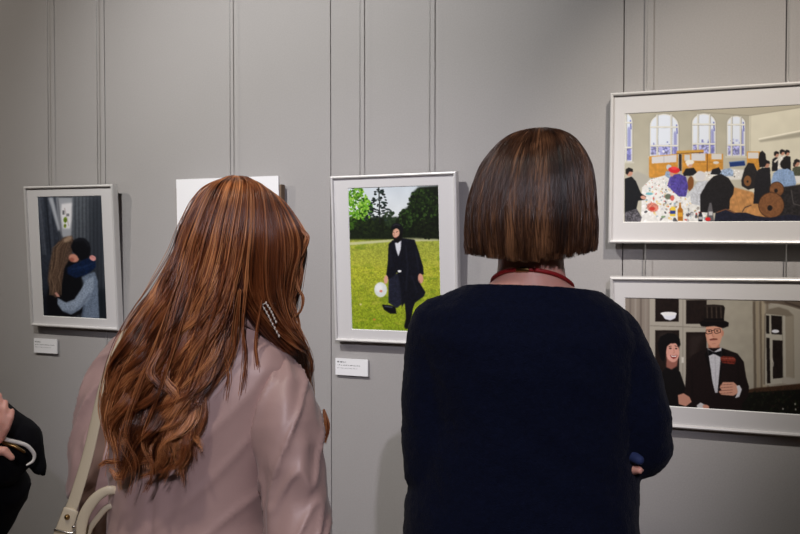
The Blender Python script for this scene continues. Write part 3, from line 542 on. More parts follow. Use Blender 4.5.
# ------------------------------------------------------------------ framed pictures
def framed(q, land, W, H, pw, ph, label, art=None):
    X, Z, lean, roll = q
    if land: W, H, pw, ph = H, W, ph, pw
    root = empty('framed_photo', (X, -.045, Z), Euler((lean, roll, 0), 'YXZ'))
    root.rotation_mode = 'XYZ'
    root.rotation_euler = (Matrix.Rotation(lean, 3, 'X') @ Matrix.Rotation(roll, 3, 'Y')).to_euler()
    tag(root, label, 'framed picture', 'framed exhibition photographs')
    t = .0085; d = .026    # face width, depth: front face at local y=0, wall side is +y
    def bar(p):            # mitred rounded profile swept round the rectangle
        v = []; f = []; prof = [(0, .003), (.0015, .0006), (t*.5, -.0008), (t-.0012, .0004), (t, .002), (t, .012), (0.0025, .012), (0.0025, d), (0, d)]
        n = len(prof)
        for sx, sz in ((-1, -1), (1, -1), (1, 1), (-1, 1)):
            for a, y in prof: v.append((sx*(W/2-a), y, sz*(H/2-a)))
        for k in range(4):
            for j in range(n): f.append((k*n+j, k*n+(j+1) % n, ((k+1) % 4)*n+(j+1) % n, ((k+1) % 4)*n+j))
        return v, f
    v, f = bar(0); fr = obj('frame', v, f, M['alu'], root)
    # passepartout with a bevelled window
    a, b = W/2-.003, H/2-.003; c, e = pw/2, ph/2; k = .0016
    v = [(sx*a, .007, sz*b) for sx, sz in ((-1, -1), (1, -1), (1, 1), (-1, 1))]+[(sx*(c+k), .007, sz*(e+k)) for sx, sz in ((-1, -1), (1, -1), (1, 1), (-1, 1))]
    obj('mount_board', v, [(i, (i+1) % 4, 4+(i+1) % 4, 4+i) for i in range(4)], M['mat'], root)
    v = [(sx*(c+k), .007, sz*(e+k)) for sx, sz in ((-1, -1), (1, -1), (1, 1), (-1, 1))]+[(sx*c, .0088, sz*e) for sx, sz in ((-1, -1), (1, -1), (1, 1), (-1, 1))]
    obj('mount_bevel', v, [(i, (i+1) % 4, 4+(i+1) % 4, 4+i) for i in range(4)], M['bevel'], root)
    MB().box(-a, a, .0125, .0165, -b, b).build('backing_board', M['back'], root)
    # printed photograph
    G = 3.1e-3/3
    nx, ny = int(pw/.00105), int(ph/.00105)
    xs = np.linspace(-pw/2, pw/2, nx); zs = np.linspace(ph/2, -ph/2, ny)
    XX, ZZ = np.meshgrid(xs, zs)
    V = np.stack([XX.ravel(), np.full(nx*ny, .009), ZZ.ravel()], 1)
    I = np.arange(nx*ny).reshape(ny, nx)
    Fq = np.stack([I[:-1, :-1].ravel(), I[1:, :-1].ravel(), I[1:, 1:].ravel(), I[:-1, 1:].ravel()], 1)
    me = bpy.data.meshes.new('print'); me.vertices.add(len(V)); me.vertices.foreach_set('co', V.ravel())
    me.loops.add(Fq.size); me.loops.foreach_set('vertex_index', Fq.ravel().astype(np.int32))
    me.polygons.add(len(Fq)); me.polygons.foreach_set('loop_start', (np.arange(len(Fq))*4).astype(np.int32)); me.update(calc_edges=True)
    U = (XX/pw+.5).ravel(); Vv = (.5-ZZ/ph).ravel()
    col = art(U, Vv) if art else np.full((len(U), 3), .3)
    at = me.color_attributes.new('ink', 'FLOAT_COLOR', 'POINT')
    at.data.foreach_set('color', np.c_[np.clip(lin(col)*PRINT_GAIN, 0, .95), np.ones(len(col))].astype(np.float32).ravel())
    me.materials.append(M['print'])
    o = bpy.data.objects.new('print', me); C.objects.link(o); o.parent = root
    # hooks and spacers that hold it off the wall
    for s in (-1, 1): MB().box(s*W*.32-.006, s*W*.32+.006, .0166, .026, H/2-.05, H/2-.02).build('hanging_hook', M['steel'], root)
    return root
M['print'] = bpy.data.materials.new('print_ink'); M['print'].use_nodes = True
_n = M['print'].node_tree; _a = _n.nodes.new('ShaderNodeVertexColor'); _a.layer_name = 'ink'
_n.links.new(_a.outputs[0], _n.nodes['Principled BSDF'].inputs['Base Color'])
_n.nodes['Principled BSDF'].inputs['Roughness'].default_value = .45
_n.nodes['Principled BSDF'].inputs['Specular IOR Level'].default_value = .25
PRINT_GAIN = 1.12
LABW = (.397, .5, .2838, .4234)
framed((-2.1185, 1.463, .0598, .008), 0, *LABW, 'silver-framed portrait photo of two women hugging, left end of the wall', ART1)
framed((-.901, 1.4628, .0531, -.0039), 0, *LABW, 'silver-framed photo of a man in a long black coat kicking a ball on grass', ART2)
framed((-.0326, 1.7064, -.0144, .0067), 1, *LABW, 'silver-framed landscape photo of people at long tables in a bright hall, upper right', ART4)
framed((-.0264, 1.2242, .0959, -.0047), 1, *LABW, 'silver-framed landscape photo of a man in a top hat beside a woman, lower right', ART5)

# frameless white board
r = empty('display_board', (-1.479, -.03, 1.474), (.02, 0, 0))
tag(r, 'frameless white board on the wall behind the red-haired woman', 'board')
MB().box(-.192, .192, -.006, 0, -.247, .247).build('panel', M['white'], r)
for s in (-1, 1): MB().box(s*.186-.012, s*.186+.012, .0, .022, -.22, .22).build('mounting_rail', M['back'], r)

# captions
def caption(x, z, w, h, rows, label, roll=0):
    r = empty('caption_card', (x, 0, z), (0, roll, 0)); tag(r, label, 'label', 'caption cards under the framed photos')
    MB().box(-w/2, w/2, -.010, -.004, -h/2, h/2).build('card', M['white'], r)
    MB().box(-w*.3, w*.3, -.004, .0006, -h*.3, h*.3).build('adhesive_pad', M['back'], r)
    rr = random.Random(5)
    for k, (zz, x1, hh, m) in enumerate(rows):
        mb = MB(); xx = -w/2+.006; end = -w/2+w*x1
        while xx < end:      # small illegible words
            ww = rr.uniform(.0035, .010)
            if xx+ww > end: ww = end-xx
            n = max(1, int(ww/.0018))
            for i in range(n):
                q = rr.uniform(.55, 1); mb.box(xx+i*.0018, xx+i*.0018+.0012, -.0103, -.010, zz-hh*.5, zz-hh*.5+hh*q)
            xx += ww+.0022
        mb.build('printed_line', m, r)
    return r
caption(-2.270, 1.142, .108, .0515, [(.014, .30, .004, M['ink']), (.0045, .9, .0026, M['ink']), (-.005, .75, .0022, M['ink2'])], 'small white caption card below the framed embrace photo')
caption(-1.052, 1.132, .109, .051, [(.0155, .32, .0045, M['ink']), (.0055, .78, .003, M['ink']), (-.0035, .68, .0024, M['ink2'])], 'small white caption card below the framed lawn photo')

# ------------------------------------------------------------------ people
def fbm(p, s=1.0, o=3):
    return noise.fractal(p*s, 1.0, 2.0, o)
def ridge(p): return 1-abs(noise.noise(p))*2
class Fig:
    """local space of one standing person; toL turns a measured world place into it"""
    def __init__(s, name, x, y, rot):
        s.root = empty(name, (x, y, 0), (0, 0, rot)); s.Mx = Matrix.Translation((x, y, 0)) @ Matrix.Rotation(rot, 4, 'Z'); s.inv = s.Mx.inverted()
    def L(s, px, py, z): return s.inv @ P(px, py, z)

def add_head(mb, c, yaw, pitch=0, k=1.0):
    Mh = (Matrix.Rotation(yaw, 3, 'Z') @ Matrix.Rotation(pitch, 3, 'X'))
    def shape(d, p):
        p = p.copy()
        if d.z < 0: p.x *= 1-.42*(-d.z)**1.6; p.y *= 1-.10*(-d.z)
        if d.y < 0 and d.z < 0: p.y *= 1-.45*(-d.z)
        if d.y > .3: p.y *= .97
        return p*k
    mb.ball(c, (.074, .094, .118), 40, 28, shape, Mh)
    def T(x, y, z): return Vector(c)+Mh @ (Vector((x, y, z))*k)
    mb.tube([T(0, .080, .012), T(0, .096, -.012), T(0, .106, -.030)], [.006*k, .0085*k, .0115*k], 12)   # nose
    for s in (-1, 1):
        mb.tube([T(s*.008, .090, -.034), T(s*.014, .088, -.034)], [.008*k, .007*k], 8)
        mb.tube([T(s*.014, .088, .024), T(s*.032, .084, .028), T(s*.050, .070, .022)], [.005*k, .006*k, .005*k], 8)   # brow
        mb.ball(T(s*.040, .060, -.030), (.022*k, .024*k, .024*k), 14, 10)          # cheek
        mb.ball(T(s*.072, -.008, -.004), (.007*k, .017*k, .030*k), 12, 10)         # ear
    mb.tube([T(-.022, .078, -.058), T(0, .088, -.057), T(.022, .078, -.058)], [.004*k, .0065*k, .004*k], 8)
    mb.tube([T(-.018, .078, -.068), T(0, .087, -.069), T(.018, .078, -.068)], [.004*k, .0075*k, .004*k], 8)
    mb.ball(T(0, .066, -.094), (.022*k, .020*k, .018*k), 14, 10)                   # chin
    return T
def eyes(root, T):
    for s in (-1, 1): MB().ball(T(s*.031, .0765, .005), .0125, 14, 10).build('eye', M['eye'], root, True)

def add_hand(mb, w, d, up, side, curl=.5, k=1.0):
    """w wrist, d towards the fingers, up the back of the hand, side the thumb side (+1/-1)"""
    d = Vector(d).normalized(); up = Vector(up); up = (up-d*up.dot(d)).normalized(); s = d.cross(up)*side
    w = Vector(w)
    mb.tube([w, w+d*.03*k, w+d*.075*k], [(.026*k, .017*k), (.034*k, .015*k), (.038*k, .013*k)], 14, flat=s)
    for i, (o, ln) in enumerate(((.030, .070), (.010, .078), (-.010, .072), (-.029, .056))):
        p = w+d*.07*k+s*o*k; pts = [p]; dd = d.copy(); ln *= k
        for q, f in enumerate((.42, .32, .26)):
            dd = (dd-up*math.tan(curl*(.45+.35*q)*.9)).normalized(); p = p+dd*ln*f; pts.append(p.copy())
        mb.tube(pts, [.0095*k, .009*k, .0082*k, .0072*k], 10)
    b = w+d*.018*k+s*.022*k; t1 = b+(s*.75+d*.65-up*.2).normalized()*.034*k; t2 = t1+(s*.25+d*.9-up*.45).normalized()*.030*k
    mb.tube([b, t1, t2], [.0125*k, .011*k, .0085*k], 10)

def lower_body(f, hipw, mt, c=(0, 0), hem=.98):
    """trousers and shoes"""
    tr = MB().rings([(c[0], c[1], hem-.16, hipw*.98, .105, 2.3), (c[0], c[1], hem-.07, hipw, .113, 2.3), (c[0], c[1], hem+.03, hipw*.93, .105, 2.3)], 32)
    for s in (-1, 1):
        tr.tube([(c[0]+s*.086, c[1], hem-.14), (c[0]+s*.092, c[1]+.005, .48), (c[0]+s*.095, c[1]-.01, .10)], [.082, .064, .054], 20)
    me = fuse(tr, .010, 4); link_mesh('trousers', me, mt, f.root, disp=lambda p, n: .003*fbm(Vector((p.x*14, p.y*14, p.z*6))))
    for s in (-1, 1):
        sh = MB().tube([(c[0]+s*.095, c[1]-.06, .040), (c[0]+s*.10, c[1]+.03, .038), (c[0]+s*.108, c[1]+.13, .030)], [(.034, .038), (.040, .036), (.034, .026)], 18, flat=(1, 0, 0))
        sh.tube([(c[0]+s*.095, c[1]-.03, .04), (c[0]+s*.095, c[1]-.02, .12)], [.036, .040], 14)
        me = fuse(sh, .005, 3); co, _ = mesh_np(me); co[:, 2] = np.maximum(co[:, 2], .0005); me.vertices.foreach_set('co', co.ravel())
        link_mesh('shoe', me, M['shoe'], f.root)
def skin_legs(mb, c=(0, 0)):
    for s in (-1, 1): mb.tube([(c[0]+s*.08, c[1], .88), (c[0]+s*.09, c[1]+.005, .5), (c[0]+s*.095, c[1]-.01, .09), (c[0]+s*.1, c[1]+.08, .035)], [.075, .050, .036, .026], 14)

def hair_object(name, strands, radius, mat_, parent, tones):
    """strands: list of (n,3) arrays in local space, root first"""
    cv = bpy.data.hair_curves.new(name); sizes = [len(s) for s in strands]; cv.add_curves(sizes)
    pos = np.vstack(strands).astype(np.float32); cv.attributes['position'].data.foreach_set('vector', pos.ravel())
    t = np.concatenate([np.linspace(0, 1, n) for n in sizes]); rad = radius*(1-.65*np.clip((t-.6)/.4, 0, 1)**1.5)
    ra = cv.attributes.get('radius') or cv.attributes.new('radius', 'FLOAT', 'POINT'); ra.data.foreach_set('value', rad.astype(np.float32))
    ta = cv.attributes.new('tone', 'FLOAT', 'CURVE'); ta.data.foreach_set('value', np.asarray(tones, np.float32))
    cv.materials.append(mat_)
    o = bpy.data.objects.new(name, cv); C.objects.link(o); o.parent = parent
    return o

# ================= woman with the brown bob
q = P(531, 275, 1.345); f2 = Fig('person', q.x, q.y, math.radians(18)); r2 = f2.root
tag(r2, 'woman with a chin-length brown bob and navy sweater, seen from behind with folded arms', 'person')
A2 = [(-.018, 0, .93, .192, .122, 2.3), (-.018, 0, 1.00, .194, .122, 2.3), (-.016, 0, 1.07, .190, .118, 2.3), (-.008, .002, 1.14, .182, .114, 2.2), (0, .002, 1.22, .170, .114, 2.2),
      (-.005, -.002, 1.30, .176, .114, 2.2), (-.012, -.006, 1.355, .180, .104, 2.3), (-.014, -.008, 1.395, .160, .088, 2.2), (-.010, -.006, 1.420, .124, .074, 2.0), (-.004, -.004, 1.438, .088, .064, 2.0), (0, 0, 1.458, .066, .056, 2.0)]
jt = dict(ls=(-.144, -.004, 1.350), le=(-.158, -.012, 1.135), lw=(.085, .175, 1.145), rs=(.120, -.004, 1.338), re=(.171, -.016, 1.187), rw=(-.06, .195, 1.185))
b = MB().rings([(x, y, z, a-.010-(.012 if z > 1.41 else 0), c-.010, e) for x, y, z, a, c, e in A2]+[(0, .004, 1.47, .050, .052, 2)], 36)
b.tube([(0, .0, 1.42), (0, .004, 1.47), (0, .016, 1.54)], [.062, .0545, .054], 24)
T2 = add_head(b, (.006, .026, 1.575), math.radians(-4), math.radians(-2), .94)
b.tube([jt['ls'], jt['le']], [.044, .038]); b.tube([jt['le'], jt['lw']], [.036, .026]); b.tube([jt['rs'], jt['re']], [.044, .038]); b.tube([jt['re'], jt['rw']], [.036, .026])
add_hand(b, (.095, .172, 1.143), (1, -.62, -.12), (.2, .5, .6), -1, .15, .92); add_hand(b, (-.07, .196, 1.186), (-1, -.45, -.1), (-.2, .8, .4), 1, .5, .92)
b.tube([f2.L(626, 466, 1.33), f2.L(633, 470, 1.285), f2.L(640, 470, 1.272)], [.010, .009, .0075], 12)
skin_legs(b)
me = fuse(b, .005, 5, .5); bo2 = link_mesh('body', me, M['skin2'], r2); eyes(r2, T2)
nv = BVHTree.FromPolygons([v.co.copy() for v in me.vertices], [tuple(p.vertices) for p in me.polygons])
s = MB().rings(A2, 40)
s.tube([(-.144, -.004, 1.358), (-.157, -.006, 1.27), jt['le']], [.056, .054, .050], 24); s.tube([jt['le'], (-.04, .13, 1.14), jt['lw']], [.050, .046, .040], 20)
s.tube([(.122, -.004, 1.346), (.155, -.010, 1.28), (.172, -.018, 1.22), jt['re']], [.056, .055, .054, .050], 24); s.tube([(.176, -.012, 1.175), (.08, .13, 1.185), jt['rw']], [.050, .048, .042], 20)
def knit(p, n):
    w = .0045*fbm(Vector((p.x*7, p.y*7, p.z*5)), 1)+.0028*ridge(Vector((p.x*9+p.z*4, p.y*9, p.z*13+p.x*6)))+.0012*noise.noise(p*90)+.0009*noise.noise(p*190)
    if p.z < 1.25 and abs(p.x) > .12: w += .004*math.sin(p.z*70+p.x*30)*max(0, .5-abs(p.z-1.17)*6)
    return w
cut2 = ((0, -.06, 1.4365), (.045, .16, 1))
me = fuse(s, .0055, 6, .5); sw = link_mesh('sweater', me, M['sweater'], r2, disp=knit, cut=cut2, solid=.003)
lower_body(f2, .178, M['trouser'])
# pale blue shirt cuff showing at the tucked-away left hand
MB().tube([f2.L(622, 450, 1.34), f2.L(631, 456, 1.285), f2.L(639, 460, 1.268)], [.010, .0105, .008], 16).build('cuff', M['blue_cloth'], r2, True)
# lanyard
lp = []
for k in range(72):
    th = 2*PI*k/72; u = th-2*PI if th > PI else th          # u = 0 at the nape
    z = 1.4635-.024*(1-math.cos(u-.25))-(.10*max(0, abs(u)-1.9)/1.24 if abs(u) > 1.9 else 0)
    th2 = -PI/2-u; h = nv.ray_cast(Vector((0, .006, z))+Vector((math.cos(th2), math.sin(th2), 0))*.4, Vector((-math.cos(th2), -math.sin(th2), 0)))
    lp.append(h[0]+h[1]*.0026)
lp = [(lp[i-1]+lp[i]*2+lp[(i+1) % 72])/4 for i in range(72)]
pts = lp
MB().tube(list(pts)+[pts[0]], .0033, 10, cap=False).build('lanyard', M['red'], r2, True)
MB().tube([lp[2], lp[4], lp[5]], .0042, 10).build('clasp', M['gold'], r2, True)

# bob: hair runs from the crown over the skull to a level hem
HC = Vector((.0, -.005)); 
prof = [(1.697, .0), (1.695, .18), (1.689, .38), (1.679, .54), (1.661, .69), (1.638, .82), (1.611, .905), (1.582, .955), (1.553, .985), (1.528, 1.0), (1.505, 1.0), (1.487, .98)]
profa = np.array(prof)
def bob_env(phi, t, layer):
    """phi 0 = right ear, pi/2 = face, -pi/2 = back of head; t 0 crown .. 1 hem"""
    s_ = t*(len(prof)-1); i = min(int(s_), len(prof)-2); u = s_-i; z = profa[i, 0]*(1-u)+profa[i+1, 0]*u; R = profa[i, 1]*(1-u)+profa[i+1, 1]*u
    c, s = math.cos(phi), math.sin(phi)
    ax = .1030 if c > 0 else .1115; ay = .110 if s > 0 else .106
    R *= layer
    cx = .004+.012*max(0, (z-1.56)/.13); z2 = z-(1-layer)*.5*.11*max(0, (z-1.56)/.14)
    back = max(0, -s)
    hemlift = .0
    if t > .6: hemlift = -.010*(t-.6)/.4*back**2+.012*(t-.6)/.4*max(0, c)*.6
    if t > .75: R *= 1-.07*back*((t-.75)/.25)
    return Vector((cx+ax*R*c, .012+ay*R*s-.004, z2+hemlift))
strands = []; tones = []
for k in range(17000):
    phi = rng.uniform(0, 2*PI)
    if math.sin(phi) > .62: continue          # the face stays open
    layer = 1-.09*rng.random()**1.3
    t0 = 0 if rng.random() < .55 else rng.uniform(.0, .5)
    cl = int((phi+.02*math.sin(k))/(2*PI)*72); rc = np.random.RandomState(cl*7+int(layer*60)); 
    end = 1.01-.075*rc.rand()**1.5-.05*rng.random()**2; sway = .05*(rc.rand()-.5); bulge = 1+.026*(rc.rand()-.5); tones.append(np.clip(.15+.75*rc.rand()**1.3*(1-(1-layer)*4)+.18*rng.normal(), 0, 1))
    n = 14; pts = []
    tw = -.16+.02*rng.normal()
    for i in range(n):
        t = t0+(end-t0)*i/(n-1); ph = phi+tw*(1-t)**2+sway*math.sin(t*3+cl)+.018*math.sin(t*5+k)
        g = bulge if t > .15 else 1+(bulge-1)*t/.15
        pts.append(bob_env(ph, t, layer*g))
    strands.append(np.array([tuple(p) for p in pts]))
for k in range(220):                          # flyaways
    phi = rng.uniform(-PI-.4, .4); pts = [bob_env(phi+.06*math.sin(i*.5+k), .15+.85*i/11, 1.0+.025*rng.random()+.004*i*rng.random()*.5) for i in range(12)]
    strands.append(np.array([tuple(p) for p in pts])); tones.append(.4)
inner = MB(); ringz = [(t, [bob_env(2*PI*j/40, t, .88) for j in range(40)]) for t in np.linspace(.03, .95, 22)]
v = [p for _, r in ringz for p in r]; fcs = [(i*40+j, i*40+(j+1) % 40, (i+1)*40+(j+1) % 40, (i+1)*40+j) for i in range(21) for j in range(40)]+[tuple(range(39, -1, -1))]
# open in front of the face: drop what lies there
keep = [fc for fc in fcs if len(fc) > 4 or not all((v[i].y > .062 and v[i].z < 1.655) for i in fc)]
hm = obj('hair', v, keep, M['brown_in'], r2, True)
hair_object('hair_strands', strands, .00042, M['brown'], hm, tones)

# ================= red-haired woman
q = P(228, 320, 1.405); f1 = Fig('person', q.x, q.y, math.radians(1)); r1 = f1.root
tag(r1, 'woman with long wavy copper-red hair and mauve jacket, seen from behind', 'person')
def ring1(py, pc, z, a, b_, e=2.2):
    p = f1.L(pc, py, z); return (p.x, p.y, p.z, a, b_, e)
A1 = [ring1(800, 190, 1.40, .196, .140), ring1(760, 190, 1.40, .194, .138), ring1(690, 190, 1.40, .190, .132), ring1(620, 190, 1.40, .174, .122), ring1(560, 189, 1.40, .147, .106), ring1(510, 189, 1.40, .139, .100), ring1(460, 191, 1.40, .146, .104),
      ring1(420, 194, 1.40, .155, .106), ring1(385, 199, 1.40, .165, .100), ring1(362, 204, 1.40, .168, .090), ring1(346, 211, 1.40, .146, .078), ring1(333, 220, 1.40, .108, .068, 2), ring1(322, 230, 1.40, .078, .060, 2), ring1(312, 234, 1.40, .064, .056, 2)]
N1 = f1.L(236, 312, 1.40); H1 = f1.L(243, 236, 1.405)
RS, RE, RW = f1.L(282, 392, 1.34), f1.L(296, 505, 1.315), f1.L(303, 640, 1.25)
LS, LE, LW = f1.L(124, 366, 1.475), f1.L(97, 480, 1.47), f1.L(120, 520, 1.66)
b = MB().rings([(x, y, z, a-.012, c-.012, e) for x, y, z, a, c, e in A1], 36)
b.tube([N1-Vector((0, 0, .05)), N1, H1-Vector((0, .0, .05))], [.060, .052, .052], 24)
T1 = add_head(b, H1+Vector((0, .0, -.006)), math.radians(-52), math.radians(-4), .88)
b.tube([RS, RE, RW], [.044, .036, .026]); b.tube([LS, LE], [.044, .036]); b.tube([LE, LW], [.034, .025])
add_hand(b, RW, (.05, .12, -1), (1, -.2, 0), 1, .5, .93); add_hand(b, LW, (.5, .7, .1), (-.3, .2, 1), -1, .8, .93)
skin_legs(b, (A1[0][0], A1[0][1]))
me = fuse(b, .005, 5, .5); link_mesh('body', me, M['skin'], r1); eyes(r1, T1)
def satin(p, n):
    return .005*fbm(Vector((p.x*6, p.y*6, p.z*4)), 1, 2)+.0035*ridge(Vector((p.x*11-p.z*7, p.y*6, p.z*5)))**3
jb = fuse(MB().rings([a for a in A1], 44), .006, 4, .5)
cut1 = ((N1.x, N1.y, N1.z-.010), (0, .15, 1))
def back_fold(p, n):
    w = satin(p, n); dx = p.x-A1[6][0]
    w -= .004*math.exp(-(dx/.004)**2)*(1 if n.y < -.3 and p.z < N1.z-.05 else 0)                      # centre seam
    w += .007*math.exp(-((dx-.085+(1.30-p.z)*.14)/.018)**2)*math.exp(-((p.z-1.20)/.10)**2)      # drag lines to the arm
    w -= .007*math.exp(-((dx-.055+(1.30-p.z)*.10)/.020)**2)*math.exp(-((p.z-1.17)/.10)**2)
    w += .005*math.exp(-((dx+.02+(1.25-p.z)*.25)/.02)**2)*math.exp(-((p.z-1.12)/.08)**2)
    return w
jk = link_mesh('jacket', jb, M['jacket'], r1, disp=back_fold, cut=cut1, solid=.003)
def sleeve(pts, rad, phase, name='sleeve'):
    mb = MB().tube(catmull(pts, 16), list(np.interp(np.linspace(0, 1, 16), np.linspace(0, 1, len(rad)), rad)), 32)
    me = fuse(mb, .005, 3, .5)
    a, bb = Vector(pts[0]), Vector(pts[-1]); ax = (bb-a).normalized()
    def d(p, n):
        u = (p-a).dot(ax); ang = math.atan2(n.y, n.x)
        w = .005*noise.noise(Vector((math.cos(ang)*1.3+u*9, math.sin(ang)*1.3, u*5+phase)))*1.4
        w += .0075*ridge(Vector((u*13+ang*1.1+phase, ang*.7, phase)))**3-.003
        w += .0025*noise.noise(p*26)
        return w
    return link_mesh(name, me, M['jacket'], jk, disp=d)
sleeve([f1.L(277, 384, 1.355), f1.L(284, 400, 1.335), f1.L(289, 440, 1.315), RE, f1.L(298, 570, 1.28), RW], [.050, .0560, .0545, .0525, .048, .044], 1.3)
sleeve([f1.L(134, 357, 1.465), f1.L(122, 372, 1.475), f1.L(106, 425, 1.475), f1.L(98, 478, 1.47), f1.L(102, 505, 1.52), LW], [.050, .0545, .053, .050, .046, .042], 5.1)
# turned-down collar
cp = [f1.L(208, 322, 1.345), f1.L(235, 312, 1.325), f1.L(258, 322, 1.335), f1.L(272, 335, 1.375), f1.L(272, 350, 1.44), f1.L(235, 390, 1.50), f1.L(190, 345, 1.46), f1.L(190, 328, 1.39)]
cp = catmull(cp+[cp[0]], 40); MB().tube(cp, [(.005, .016)]*40, 12, cap=False, flat=(0, -1, 0)).build('collar', M['jacket'], jk, True)
lower_body(f1, .160, M['trouser'], (A1[0][0], A1[0][1]), .80)
# beaded chain at the side of the neck
nk = MB(); bp = catmull([f1.L(262, 305, 1.297), f1.L(267, 313, 1.296), f1.L(272, 323, 1.297), f1.L(279, 336, 1.303)], 9)
bp2 = catmull([f1.L(266, 303, 1.30), f1.L(271, 311, 1.30), f1.L(276, 322, 1.302)], 7)
nk.tube(bp, .0008, 6); nk.tube(bp2, .0008, 6); nk.tube([bp[0], bp2[0]], .0008, 6)
for i, c in enumerate(list(bp)+list(bp2)): nk.ball(c, (.0017, .0017, .0027), 8, 6)
nk.build('bead_necklace', M['pearl'], r1, True)

G1 = [  # locks read off the photo from the left outline to the right one
 [(229, 177, 1.46), (205, 190, 1.47), (188, 220, 1.46), (178, 252, 1.455), (164, 282, 1.43), (146, 310, 1.41), (128, 336, 1.385), (114, 372, 1.355), (106, 408, 1.345), (112, 440, 1.335), (108, 462, 1.335)],
 [(230, 176, 1.42), (202, 190, 1.42), (184, 222, 1.41), (173, 254, 1.40), (157, 284, 1.37), (139, 312, 1.34), (122, 346, 1.315), (112, 384, 1.30), (110, 416, 1.29), (116, 444, 1.285), (112, 470, 1.285)],
 [(231, 176, 1.38), (207, 189, 1.355), (189, 222, 1.34), (177, 258, 1.33), (163, 295, 1.31), (146, 333, 1.29), (126, 376, 1.275), (114, 416, 1.27), (120, 452, 1.265), (124, 488, 1.265)],
 [(232, 176, 1.36), (214, 188, 1.31), (198, 225, 1.29), (187, 262, 1.285), (174, 302, 1.27), (160, 345, 1.26), (142, 390, 1.25), (130, 432, 1.245), (140, 462, 1.245), (134, 492, 1.25)],
 [(234, 175.5, 1.35), (223, 187, 1.295), (210, 226, 1.272), (200, 268, 1.268), (188, 312, 1.26), (174, 358, 1.252), (160, 400, 1.245), (148, 440, 1.24), (158, 466, 1.24), (150, 488, 1.245)],
 [(236, 175.5, 1.345), (231, 187, 1.288), (221, 228, 1.265), (212, 272, 1.262), (201, 318, 1.255), (188, 364, 1.250), (176, 404, 1.245), (164, 440, 1.24), (174, 458, 1.24), (166, 482, 1.245)],
 [(238, 175.5, 1.345), (240, 187, 1.286), (233, 230, 1.265), (225, 276, 1.262), (212, 322, 1.258), (199, 362, 1.252), (186, 400, 1.247), (170, 434, 1.243), (176, 454, 1.243), (164, 476, 1.247)],
 [(240, 175.5, 1.345), (247, 187, 1.287), (244, 232, 1.266), (236, 278, 1.268), (226, 318, 1.264), (208, 352, 1.258), (198, 380, 1.254), (192, 402, 1.25), (182, 424, 1.25)]]
G2 = [
 [(240, 175.5, 1.345), (250, 187, 1.290), (250, 230, 1.268), (247, 268, 1.272), (250, 296, 1.29), (262, 316, 1.305), (278, 334, 1.318), (294, 347, 1.33), (301, 353, 1.362), (304, 374, 1.44), (304, 410, 1.48), (304, 438, 1.49)],
 [(243, 176, 1.35), (260, 188, 1.305), (265, 230, 1.285), (264, 268, 1.288), (266, 298, 1.30), (276, 318, 1.315), (288, 334, 1.33), (300, 347, 1.352), (304, 362, 1.41), (306, 386, 1.46), (306, 418, 1.49), (306, 440, 1.50)],
 [(245, 176.5, 1.365), (268, 192, 1.335), (280, 228, 1.32), (282, 262, 1.325), (280, 294, 1.34), (285, 318, 1.35), (295, 338, 1.36), (302, 350, 1.378), (305, 366, 1.43), (307, 396, 1.48), (308, 440, 1.51)],
 [(247, 177, 1.39), (275, 196, 1.375), (292, 226, 1.365), (296, 250, 1.37), (289, 280, 1.38), (286, 304, 1.385), (292, 326, 1.39), (301, 346, 1.40), (305, 366, 1.44), (307, 400, 1.49), (309, 446, 1.52)],
 [(249, 178, 1.42), (280, 200, 1.41), (299, 228, 1.405), (303, 244, 1.41), (296, 266, 1.415), (289, 292, 1.42), (289, 316, 1.425), (297, 340, 1.43), (303, 360, 1.45), (306, 396, 1.50), (310, 450, 1.53)],
 [(251, 180, 1.46), (281, 204, 1.46), (297, 230, 1.46), (302, 252, 1.465), (297, 280, 1.47), (292, 306, 1.47), (291, 330, 1.48), (298, 350, 1.49), (304, 372, 1.50), (306, 410, 1.53), (310, 460, 1.55)],
 [(247, 180, 1.49), (272, 200, 1.495), (287, 226, 1.50), (292, 250, 1.505), (289, 280, 1.505), (286, 306, 1.505), (288, 330, 1.51), (294, 352, 1.52), (300, 380, 1.54), (304, 430, 1.56)]]
G3 = [[(246, 180, 1.49), (268, 199, 1.50), (280, 224, 1.51), (284, 250, 1.515), (280, 285, 1.515), (276, 320, 1.51), (280, 360, 1.53)],
 [(236, 179, 1.50), (220, 196, 1.515), (208, 222, 1.52), (202, 254, 1.52), (198, 290, 1.51), (196, 330, 1.50), (194, 370, 1.52)],
 [(230, 178, 1.48), (206, 193, 1.50), (192, 222, 1.50), (184, 254, 1.49), (174, 290, 1.475), (160, 326, 1.46), (146, 356, 1.47)],
 [(229, 177.5, 1.46), (206, 191, 1.47), (189, 220, 1.465), (180, 252, 1.46), (166, 286, 1.44), (148, 318, 1.42), (130, 350, 1.41)]]
def guides_np(f, G, n): return [catmull([f.L(*p) for p in g], n) for g in G]
